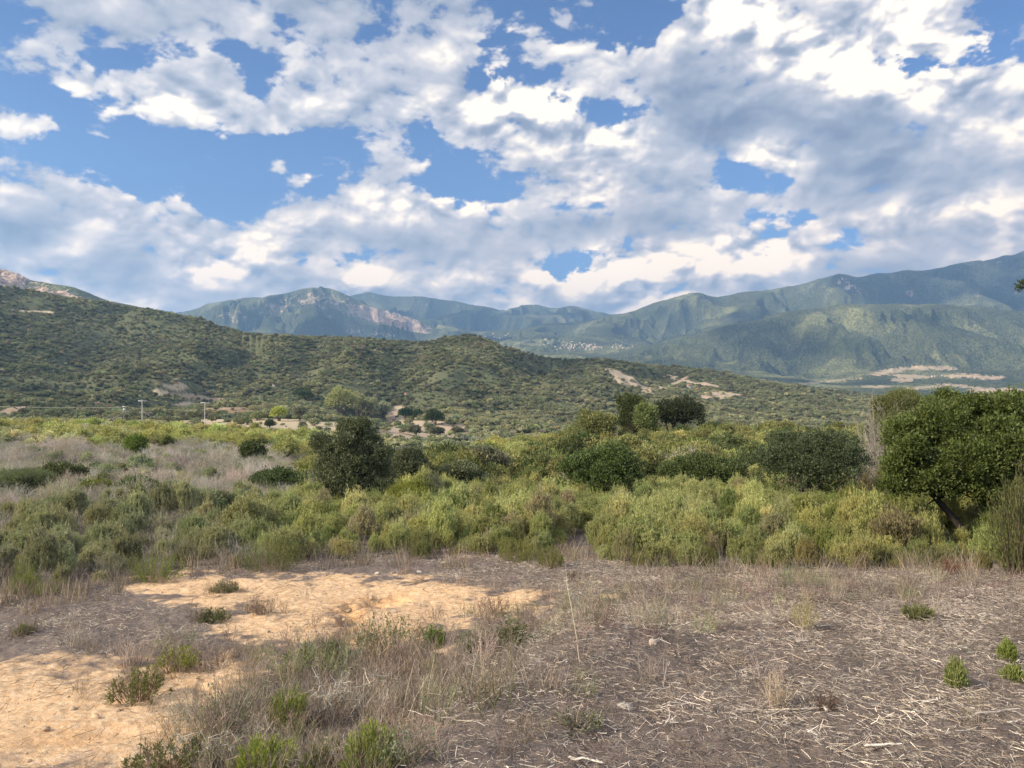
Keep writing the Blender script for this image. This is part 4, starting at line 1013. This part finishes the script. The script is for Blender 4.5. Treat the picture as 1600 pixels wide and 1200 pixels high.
def wood_chip(label, px, py, ln, yaw, tint=(.66, .60, .52)):
    x, y, z = nearspot(px, py); V, Q = tubes([limb((-ln / 2, 0, 0), (ln / 2, 0, .01), min(ln * .09, .012), min(ln * .05, .007), 6, .05)], 6); V[:, 2] *= .45
    o = obj("wood_chip", mesh_np("wood_chip", V, Q), M_DRY, loc=(x, y, z + .02)); o.rotation_euler = (0, 0, yaw); o['tint'] = list(tint)
    tag(o, label, 'wood chip', 'pale wood chips')
wood_chip('small white wood chip high in the straw, centre right', 1264, 1022, .10, .4); wood_chip('white wood splinter in the straw below the lone green heather sprout', 1452, 1100, .16, .5)
wood_chip('largest white wood slab near the bottom right', 1380, 1170, .20, .05); wood_chip('bent pale stick at the bottom centre edge', 915, 1194, .18, -.4)
wood_chip('white splinter at the right edge of the straw', 1585, 1133, .10, .3); wood_chip('thin upright-looking pale splinter left of the dark hollow', 1290, 1112, .10, 1.3)
wood_chip('long bleached branch lying across the straw', 1215, 1113, .5, .03, (.45, .38, .32)); wood_chip('long pale branch slanting down at the right edge', 1545, 1120, .45, .25, (.42, .36, .31))

SEEDS = []
def seedling(name, label, px, py, top, wpx, tint, kind='heath', category='shrub', group='young shrubs in the clearing'):
    x, y, z = nearspot(px, py); SEEDS.append((x, y, wpx * y / F)); w = wpx * y / F; h = max(.12, (600 - top) / F * y - z)
    root = empty(name, (x, y, z - .01), label, category, group)
    if kind == 'heath':
        n = int(44 + 70 * w); (V, Q), (B, T) = shoots(n, w, h, 44, .034, .0055, .22, .12, .45)
        child('shoots', (V, Q), M_LEAF, root, tint); child('stems', ribbons(B, T, .005, .002), M_DRY, root, (.16, .12, .08))
    elif kind == 'cistus':
        n = int(34 + 55 * w); (V, Q), (B, T) = shoots(n, w, h, 20, .03, .010, .8, .35, .6)
        child('leaves', (V, Q), M_LEAF, root, tint); child('stems', join(ribbons(B, T, .006, .002), twigs(26, w * 1.15, h * .85, 2, .005, 4)), M_DRY, root, (.15, .105, .075))
    elif kind == 'grey':
        child('leaves', shoots(40, w, h, 16, .02, .008, .9, .2, .5)[0], M_LEAF, root, tint); child('stems', twigs(24, w, h, 3, .005, 4), M_DRY, root, (.33, .28, .24))
    elif kind == 'dry':
        child('twigs', twigs(30, w, h, 3, .005, 4), M_DRY, root, tint); child('stems', grass(30, w * .6, h, .004), M_DRY, root, [c * .8 for c in tint])
    return root
HG = (.215, .25, .07); CG = (.165, .195, .095); DG = (.165, .18, .085)
seedling('heather_clump', 'fresh green heather clump in the grey scrub near the bottom left', 448, 1140, 1066, 56, HG)
seedling('heather_clump', 'bright green heather at the bottom edge, left of centre', 585, 1200, 1122, 92, HG)
seedling('heather_clump', 'bright green grassy heather at the bottom edge, below the thorny branches', 415, 1210, 1146, 96, (.22, .26, .06))
seedling('heather_clump', 'olive heather at the bottom edge between the two bright ones', 505, 1212, 1155, 60, DG)
seedling('heather_clump', 'lone upright green sprout in the straw at lower right', 1494, 1077, 1019, 26, (.23, .26, .09))
seedling('heather_clump', 'thin pale green sprig at the right edge, upper one', 1574, 1034, 996, 22, (.22, .26, .07)); seedling('heather_clump', 'thin pale green sprig at the right edge, lower one', 1583, 1066, 1043, 26, (.22, .25, .08))
seedling('heather_clump', 'round low heather standing forward of the thicket at the centre', 860, 888, 848, 40, (.17, .18, .06)); seedling('heather_clump', 'taller heather at the front of the thicket, left of the gap', 810, 878, 832, 62, (.19, .20, .065))
seedling('heather_clump', 'green bushy clump at the front of the left thicket', 246, 906, 858, 78, (.16, .20, .06)); seedling('heather_clump', 'broad green clump at the sand edge, front of the thicket', 425, 892, 812, 96, (.12, .155, .05))
seedling('heather_clump', 'small green heather at the left end of the thicket front', 40, 928, 878, 46, (.17, .21, .06)); seedling('heather_clump', 'tiny yellow-green tuft before the left thicket', 72, 930, 912, 30, (.24, .26, .09))
seedling('heather_clump', 'small green tuft in the grey litter at the far left', 38, 993, 975, 20, (.17, .21, .05), )
seedling('heather_clump', 'pale green tuft in the straw right of centre, before the thicket', 1432, 970, 938, 40, (.17, .18, .08))
seedling('rockrose', 'sparse green leafy shrub beside the washed-out gully', 612, 1022, 950, 110, CG, 'cistus'); seedling('rockrose', 'small fresh green plant right of the gully shrub', 680, 1010, 972, 34, (.14, .21, .05), 'cistus')
seedling('rockrose', 'dark green leafy shrub below the sand, left of the gully', 480, 1052, 998, 92, CG, 'cistus'); seedling('rockrose', 'narrow green stem beside the shrub left of the gully', 522, 1030, 990, 20, CG, 'cistus')
seedling('rockrose', 'yellow-green bush in the litter on the left sand', 278, 1048, 1000, 62, (.21, .23, .05), 'cistus'); seedling('rockrose', 'dull olive shrub sitting on the left sand', 215, 1094, 1034, 88, (.14, .15, .06), 'cistus')
seedling('rockrose', 'low brown-green shrub left of the gully, top of the sand', 330, 970, 948, 48, (.13, .15, .065), 'cistus'); seedling('rockrose', 'small green plant on the upper sand edge', 350, 925, 905, 40, (.12, .155, .05), 'cistus')
seedling('rockrose', 'sparse low shrub on the middle sand, right of the gully', 742, 1020, 985, 60, (.13, .155, .07), 'cistus'); seedling('rockrose', 'green tinged shrub in the middle of the dry tufts', 800, 1010, 965, 50, (.12, .14, .06), 'cistus')
seedling('rockrose', 'low green leafy plant in the straw near the bottom centre', 905, 1135, 1106, 70, (.17, .19, .10), 'grey'); seedling('rockrose', 'small green leafy patch among grey twigs at the bottom left', 345, 1142, 1108, 34, (.16, .20, .06), 'cistus')
seedling('rockrose', 'dark olive low shrub in the bottom left corner scrub', 265, 1208, 1150, 130, (.12, .13, .055), 'cistus')
seedling('dead_weed', 'small brown dead weed on the sand near the top', 410, 960, 928, 50, (.17, .13, .10), 'dry'); seedling('dead_weed', 'grey dead weed beside the yellow-green bush', 340, 1040, 1003, 90, (.22, .175, .15), 'dry')
seedling('dead_weed', 'dark broken stub in the straw beyond the tall straw stem', 894, 908, 890, 26, (.09, .065, .05), 'dry'); seedling('dead_weed', 'reddish brown dry weed on the central sand tongue', 770, 960, 925, 60, (.20, .12, .08), 'dry')
seedling('dead_weed', 'pale upright dry tuft in the straw, lower right of centre', 1215, 1105, 1050, 60, (.42, .34, .26), 'dry'); seedling('dead_weed', 'dark dead tuft over the shaded hollow at right', 1290, 1110, 1078, 50, (.15, .11, .09), 'dry')
seedling('dead_weed', 'tawny leaning dry plant in front of the right thicket', 1255, 985, 930, 50, (.36, .31, .17), 'dry')
seedling('dead_weed', 'rust red withered fern under the big leaning tree', 1487, 900, 868, 46, (.17, .065, .04), 'dry')
seedling('grey_leaved_shrub', 'grey-green fine shrub among thorns at the bottom left', 335, 1150, 1050, 110, (.19, .21, .14), 'grey'); seedling('grey_leaved_shrub', 'pale grey-green plant behind the thorny branches at centre left', 610, 1110, 1050, 66, (.22, .24, .17), 'grey')
seedling('grey_leaved_shrub', 'grey-green spreading plant right of the broad dry tufts', 640, 1190, 1120, 90, (.20, .23, .14), 'grey')

def thorn(label, px, py, tips, group='pale thorny branches'):
    """bleached zigzag thorn branch; tips are where its arms end in the photograph's scale"""
    x, y, z = nearspot(px, py); s = y / F; root = empty('thorn_bush', (x, y, z), label, 'thorn bush', group)
    L, S = [], []
    for (a, b, dy) in tips:
        e = np.array([(a - px) * s, dy, (600 - b) * s - z]); n = 16; t_ = np.linspace(0, 1, n)[:, None]
        Pp = e * t_ + rg.normal(size=(n, 3)) * .012; Pp[:, 2] += .10 * np.linalg.norm(e) * np.sin(t_[:, 0] * np.pi)
        L.append((Pp, .0055 - .0035 * t_[:, 0]))
        for i in range(1, n):
            for q in range(3):
                d_ = rdir(1)[0] * rg.uniform(.015, .05); S.append((np.array([Pp[i], Pp[i] + d_]), np.array([.0022, .0006])))
                if rg.random() < .25:
                    e2 = Pp[i] + rdir(1)[0] * rg.uniform(.06, .14); M_ = np.array([Pp[i] + (e2 - Pp[i]) * u_ + rg.normal(size=3) * .006 for u_ in (0, .35, .7, 1)])
                    L.append((M_, np.array([.003, .0026, .002, .001])))
                    for u_ in M_[1:]: S.append((np.array([u_, u_ + rdir(1)[0] * .03]), np.array([.002, .0006])))
    child('branches', join(tubes(L, 5), tubes(S, 3)), M_DRY, root, (.46, .42, .35))
thorn('bleached thorn bush with forked branches in the middle of the bottom left scrub', 500, 1130, [(497, 1063, 0), (482, 1085, .1), (518, 1080, -.05), (540, 1092, .1), (458, 1105, -.1), (462, 1118, -.1), (530, 1070, .1)])
thorn('bleached V-shaped thorn branches right of the forked bush', 549, 1122, [(587, 1055, 0), (526, 1070, .05), (570, 1085, -.05)])
thorn('long bleached thorn arm lying over the grass at the bottom left', 442, 1160, [(380, 1157, -.05), (435, 1148, 0)])
thorn('bleached thorn tangle at the bottom edge, left', 300, 1200, [(255, 1165, 0), (292, 1165, .1), (270, 1150, .05), (330, 1160, 0), (320, 1185, -.1), (350, 1175, .1)])
thorn('bleached thorn twig at the bottom edge left of centre', 540, 1205, [(545, 1165, 0), (560, 1180, .05), (525, 1190, 0)])
# withered grass and litter gathered about the feet of the young shrubs
S_ = np.repeat(np.array([q_ for q_ in SEEDS if q_[0] / q_[1] < .06]), 7, 0); a_ = rg.uniform(0, 6.28, len(S_)); q_ = S_[:, 2] * rg.uniform(.2, .95, len(S_))
x = S_[:, 0] + np.cos(a_) * q_; y = S_[:, 1] + np.sin(a_) * q_; n = len(x)
grow('withered_fringe', 'withered grass and fine dead twigs gathered round the feet of the young shrubs', 'dry grass', x, y, -.01, sc3(.45 + .6 * rg.random(n)), jitter((.25, .20, .16), n, .25, .04), gf, M_DRY, .15)
# the tall straw stem
x, y, z = nearspot(906, 1038); s = y / F
o = obj('straw_stem', mesh_np('straw_stem', *tubes([(np.array([[0, 0, 0], [-6 * s, 0, 50 * s], [-14 * s, .02, 95 * s], [-20 * s, .05, 128 * s], [-21 * s, .07, 152 * s]]), np.array([.0035, .003, .0025, .002, .001]))], 5)), M_DRY, loc=(x, y, z - .01)); o['tint'] = [.58, .50, .36]
tag(o, 'single tall thin straw stem standing upright at the centre of the clearing', 'straw stem')
# brush at the right edge and the sprig beyond the frame
root = empty('heath_bush', at(1608, 10.6), 'feathery brush leaning in at the right edge under the big tree', 'shrub')
(V, Q), (B, T) = shoots(120, 1.0, 1.75, 60, .07, .008, .2, .1, .35); child('shoots', (V, Q), M_LEAF, root, (.13, .14, .055)); child('stems', ribbons(B, T, .012, .004), M_DRY, root, (.10, .08, .06))
xs_, ys_, zs_ = at(1770, 9.0); topz = (600 - 448) / F * 9.0 - zs_; lx = (1600 - 1770) / F * 9.0
root = empty('young_oak', (xs_, ys_, zs_), 'dark twig tip poking in at the right edge against the mountain', 'tree')
yl_ = [(np.array([rg.normal() * .28, rg.normal() * .3, topz * rg.uniform(.55, 1.02)]), np.full(3, rg.uniform(.2, .36))) for _ in range(12)]
arm = np.array([[0, 0, topz * .72], [lx * .35, 0, topz * .86], [lx * .75, 0, topz * .96], [lx - .02, 0, topz]])
child('trunk', tubes([limb((0, 0, 0), (.05, 0, topz * .95), .05, .012, 9, .02), (arm, np.array([.016, .011, .007, .003]))] + [limb((.02, 0, topz * .5), c_, .016, .004, 5, .06) for c_, r_ in yl_], 6), M_BARK, root, (.10, .08, .06))
child('crown', join(crown(yl_, 420, 22, .05, .05, .022), crown([(arm[3], np.array([.04, .05, .045])), (arm[2] + [0, 0, .02], np.full(3, .05))], 34, 12, .02, .045, .012)), M_LEAF, root, (.06, .08, .035))

# ------------------------------------------------------------------ poles and wires
M_CONC, t, out = newmat("weathered_concrete"); Pq = t.new('ShaderNodeNewGeometry').outputs['Position']
bs = t.new('ShaderNodeBsdfPrincipled'); t.put(bs.inputs['Base Color'], t.mix(t.noise(Pq, 2.0, 4), C4(.45, .44, .40), C4(.60, .58, .53))); bs.inputs['Roughness'].default_value = .85; t.l.new(bs.outputs[0], out.inputs[0])
def flat(name, color, rough=.8):
    m, t, out = newmat(name); Pq = t.new('ShaderNodeNewGeometry').outputs['Position']; b = t.new('ShaderNodeBsdfPrincipled')
    t.put(b.inputs['Base Color'], t.mix(t.noise(Pq, .9, 4), C4(*[c * .82 for c in color]), C4(*[min(1, c * 1.12) for c in color]))); b.inputs['Roughness'].default_value = rough; t.l.new(b.outputs[0], out.inputs[0]); return m
M_WOOD = flat("old_pole_wood", (.20, .16, .12)); M_STEEL = flat("pale_metal", (.62, .62, .60), .5); M_WALL = flat("whitewash", (.62, .60, .55)); M_ROOF = flat("clay_roof", (.42, .20, .13)); M_OCHRE = flat("ochre_render", (.62, .46, .33)); M_DOOR = flat("dark_opening", (.05, .045, .04))
def box(c, s):
    c = np.array(c, float); s = np.array(s, float) / 2
    V = c + np.array([[-1, -1, -1], [1, -1, -1], [1, 1, -1], [-1, 1, -1], [-1, -1, 1], [1, -1, 1], [1, 1, 1], [-1, 1, 1]]) * s
    return V, np.array([[0, 3, 2, 1], [4, 5, 6, 7], [0, 1, 5, 4], [1, 2, 6, 5], [2, 3, 7, 6], [3, 0, 4, 7]])
def mesh_child(name, VQ, mat, parent): return obj(name, mesh_np(name, *VQ), mat, parent)
POLES = []
def pole(label, px, Y, py_top, py_base, armpx, kind):
    x = (px - 800) / F * Y; s = Y / F; zt = (600 - py_top) * s; zb = float(H(np.array([x]), np.array([Y]))[0]) - .3; h = zt - zb
    root = empty('utility_pole', (x, Y, zb), label, 'utility pole', 'electricity poles on the plateau')
    if kind == 'T':
        mesh_child('post', tubes([(np.array([[0, 0, 0], [0, 0, h * .5], [0, 0, h]]), np.array([.17, .15, .12]))], 8), M_CONC, root)
        mesh_child('crossarm', box((0, -.02, h - .12), (armpx * s, .18, .2)), M_STEEL, root)
        for q in (-.46, 0, .46): mesh_child('insulator', tubes([(np.array([[q * armpx * s, 0, h], [q * armpx * s, 0, h + .14], [q * armpx * s, 0, h + .3]]), np.array([.05, .09, .04]))], 6), M_STEEL, root)
    else:
        mesh_child('post', tubes([(np.array([[0, 0, 0], [0, 0, h * .5], [0, 0, h]]), np.array([.18, .16, .12]))], 8), M_WOOD, root)
        mesh_child('transformer', tubes([(np.array([[.15, -.25, h - 1.5], [.15, -.25, h - 1.45], [.15, -.25, h - .75], [.15, -.25, h - .7]]), np.array([.05, .34, .34, .05]))], 10), M_STEEL, root)
        mesh_child('crossarm', box((0, -.02, h - .1), (4.5 * s, .16, .3)), M_STEEL, root); mesh_child('bracket', box((.7, 0, h - 1.9), (2.6, .1, .1)), M_STEEL, root)
    POLES.append((x, Y, zt)); return root
pole('pale concrete T-shaped pole, taller left one of the two on the plateau', 222, 285, 626, 656, 12, 'T')
pole('pale concrete T-shaped pole at the edge of the pale field, right one of the two', 320, 300, 629, 656, 13, 'T')
pole('brown wooden pole with a pale transformer, leftmost of the three poles', 194, 265, 635, 660, 8, 'W')
def wire(label, a, b, sag, off=0):
    a = np.array(a) + [off, 0, 0]; b = np.array(b) + [off, 0, 0]; t_ = np.linspace(0, 1, 24)[:, None]; Pp = a + (b - a) * t_; Pp[:, 2] -= sag * 4 * (t_ * (1 - t_))[:, 0]
    o = obj('power_line', mesh_np('power_line', *tubes([(Pp, np.full(24, .022))], 4)), M_STEEL); tag(o, label, 'power line', 'overhead wires')
p0 = np.array([(10 - 800) / F * 285, 285, (600 - 631) / F * 285]); wp = np.array(POLES[2]); t1_ = np.array(POLES[0]); t2_ = np.array(POLES[1])
wire('overhead wire running in from the left edge to the wooden pole', p0 + [-30, 0, .8], wp + [0, 0, -.2], 1.0)
wire('overhead wire from the wooden pole sagging to the tall concrete pole', wp + [0, 0, -.6], t1_ + [0, 0, -2.6], .5)
wire('overhead wire sagging between the two concrete poles', t1_ + [0, 0, .2], t2_ + [0, 0, .2], 1.2)

# ------------------------------------------------------------------ buildings
def house_vq(w, d, h, rf):
    V = np.array([[-w/2, -d/2, -1.5], [w/2, -d/2, -1.5], [w/2, d/2, -1.5], [-w/2, d/2, -1.5], [-w/2, -d/2, h], [w/2, -d/2, h], [w/2, d/2, h], [-w/2, d/2, h]])
    walls = (V, np.array([[0, 1, 5, 4], [1, 2, 6, 5], [2, 3, 7, 6], [3, 0, 4, 7]]))
    e = .35; R_ = np.array([[-w/2 - e, -d/2 - e, h - .1], [w/2 + e, -d/2 - e, h - .1], [w/2 + e, d/2 + e, h - .1], [-w/2 - e, d/2 + e, h - .1], [-w/2 - e, 0, h + rf], [w/2 + e, 0, h + rf]])
    roof = (R_, np.array([[0, 1, 5, 4], [2, 3, 4, 5], [3, 0, 4, 4], [1, 2, 5, 5], [0, 3, 2, 1]]))
    return walls, roof
def house(label, px, py, Yr, wpx, hpx, roofmat=None, wallmat=None, yaw=0., group=None, parts=True, name='house'):
    x, y = spot(px, py, *Yr); z = float(H(np.array([x]), np.array([y]))[0]); s = y / F; w = wpx * s; h = hpx * s * .72
    walls, roof = house_vq(w, w * .7, h, h * .4)
    if parts:
        root = empty(name, (x, y, z), label, 'house', group); root.rotation_euler = (0, 0, yaw)
        wl = mesh_child('wall', walls, wallmat or M_WALL, root); mesh_child('roof', roof, roofmat or M_ROOF, root)
        for q in (-.28, .25): mesh_child('window', box((q * w, -w * .35 - .03, h * .55), (w * .13, .12, h * .3)), M_DOOR, root)
        return root
    V = np.concatenate([walls[0], roof[0]]); me = bpy.data.meshes.new(name); me.from_pydata(V.tolist(), [], walls[1].tolist() + [[8, 9, 13, 12], [10, 11, 12, 13], [11, 8, 12], [9, 10, 13], [8, 11, 10, 9]])
    me.materials.append(wallmat or M_WALL); me.materials.append(roofmat or M_ROOF)
    for i, f in enumerate(me.polygons): f.material_index = 0 if i < 4 else 1
    o = bpy.data.objects.new(name, me); COL.objects.link(o); o.location = (x, y, z); o.rotation_euler = (0, 0, yaw); tag(o, label, 'house', group)
    return o
house('white farmhouse on the hillside track behind the skyline trees', 1077, 607, (500, 2000), 8, 6, yaw=.2)
o = house('long low white outbuilding right of the hillside farmhouse', 1089, 610, (500, 2000), 10, 3, yaw=.1)
house('tiny white hut among dark trees above the dirt bend', 635, 619, (400, 1500), 5, 5, yaw=.3)
house('small white cabin at the top of the dirt bend', 609, 634, (330, 900), 4, 4, yaw=-.2)
house('white flat ruin wall in the wood left of centre', 457, 599, (400, 1500), 7, 3, wallmat=M_WALL, yaw=.1)
house('small pale shed in the wood, left of the white ruin', 428, 603, (400, 1500), 4, 3, yaw=.5)
house('pale stone barn among the terraces on the left hillside', 274, 602, (400, 1500), 8, 4, wallmat=M_OCHRE, yaw=.15)
VIL = 'houses of the distant villages'; q = np.random.default_rng(5)
def vil(n, cx, cy, sx, sy, Yr, label, wr=(1.0, 2.4), tilt=0.):
    for i in range(n):
        a, b = q.normal(), q.normal(); 
        rf_, wl_ = (M_ROOF if q.random() < .75 else M_WALL), (M_WALL if q.random() < .6 else M_OCHRE)
        lab = label.replace('pale house', ('white' if wl_ is M_WALL else 'ochre') + ' house with ' + ('red-brown' if rf_ is M_ROOF else 'pale') + ' roof')
        house(lab, cx + np.clip(a, -1.9, 1.9) * sx, cy + np.clip(b, -1.7, 1.7) * sy + tilt * a, Yr, q.uniform(*wr), q.uniform(1.0, 1.9), rf_, wl_, q.uniform(-.6, .6), label.replace('tiny pale house', 'houses'), False, 'village_house')
vil(44, 892, 541, 13, 4.0, (2000, 8000), 'tiny pale house crowded in the village on the far valley slope')
vil(26, 925, 543, 9, 2.5, (2000, 8000), 'tiny pale house at the right half of the far valley village', (1.2, 2.8))
vil(16, 962, 542, 14, 2.2, (2000, 8000), 'tiny pale house strung out right of the far village')
vil(10, 842, 536, 12, 4, (2000, 8000), 'tiny pale house scattered left of the far village')
vil(18, 558, 519, 8, 2.0, (2000, 8000), 'tiny pale house in the upper hamlet under the rocky mountain')
vil(14, 598, 525, 9, 1.6, (2000, 8000), 'tiny pale house in the lower hamlet under the rocky mountain')
vil(9, 775, 527, 16, 3, (2000, 8000), 'tiny pale house behind the rounded middle hill')
vil(8, 1470, 587, 22, 1.6, (2000, 4200), 'tiny pale house in the pale fields on the right')
SHADE_CLOUDS = [(60, 1150, 200, 140, 2700), (700, 900, 180, 120, 2700), (-900, 900, 240, 160, 2700), (-1300, 5900, 900, 330, 4300), (-300, 6100, 700, 330, 4300), (700, 7300, 700, 450, 5000), (3900, 6500, 1300, 900, 4400), (1500, 4400, 260, 400, 3600), (2250, 5900, 350, 300, 4200), (-700, 8700, 1100, 400, 5600), (450, 8700, 450, 300, 5600), (1250, 3050, 250, 200, 3200), (1000, 5600, 260, 380, 4300)]  # added shade casters: spot to shade, spread, altitude

# ------------------------------------------------------------------ air
def haze():
    import bmesh
    me = bpy.data.meshes.new("haze"); bm = bmesh.new(); bmesh.ops.create_cube(bm, size=1.0)
    lo = np.array([-17500., -17500., -420.]); hi = np.array([17500., 16500., 1420.])
    for v in bm.verts: v.co = [(lo[i] + hi[i]) / 2 + v.co[i] * (hi[i] - lo[i]) for i in range(3)]
    bm.to_mesh(me); bm.free()
    m, t, out = newmat("air_haze")
    pv = t.new('ShaderNodeVolumePrincipled'); pv.inputs['Color'].default_value = C4(.32, .58, 1.0); pv.inputs['Density'].default_value = HAZE
    pv.inputs['Anisotropy'].default_value = .2
    t.l.new(pv.outputs[0], out.inputs['Volume'])
    obj("haze", me, m, kind='stuff', label='thin blue air haze over the valley and mountains', category='haze')
HAZE = 9.2e-5
haze()

# ------------------------------------------------------------------ unseen clouds added overhead, outside the frame, to dapple the hills with shade
m_cl, t, out = newmat("shade_cloud"); d_ = t.new('ShaderNodeBsdfDiffuse'); d_.inputs[0].default_value = C4(.9, .9, .92); tr_ = t.new('ShaderNodeBsdfTranslucent'); tr_.inputs[0].default_value = C4(.9, .9, .92)
mx_ = t.new('ShaderNodeMixShader'); mx_.inputs[0].default_value = .5; t.l.new(d_.outputs[0], mx_.inputs[1]); t.l.new(tr_.outputs[0], mx_.inputs[2]); t.l.new(mx_.outputs[0], out.inputs[0])
def cloud(tx, ty, rx, ry, alt):
    """a cloud whose shade falls about (tx, ty)"""
    tz = float(H(np.array([float(tx)]), np.array([float(ty)]))[0]); k = (alt - tz) / ds[2]
    c = np.array([tx + ds[0] * k, ty + ds[1] * k, alt]); parts = []
    for i in range(int(7 + rx / 120)):
        a = rg.uniform(0, 6.28); q = math.sqrt(rg.random()) * .75; r = rg.uniform(.28, .5) * min(rx, ry)
        parts.append((np.array([math.cos(a) * q * rx, math.sin(a) * q * ry, rg.uniform(0, .2) * r]), np.array([r * 1.15, r, r * .45])))
    V, Q = blob_core(parts, 1.0); obj('cloud', mesh_np('cloud', V, Q, True), m_cl, loc=c, kind='structure')
for c_ in SHADE_CLOUDS: cloud(*c_)
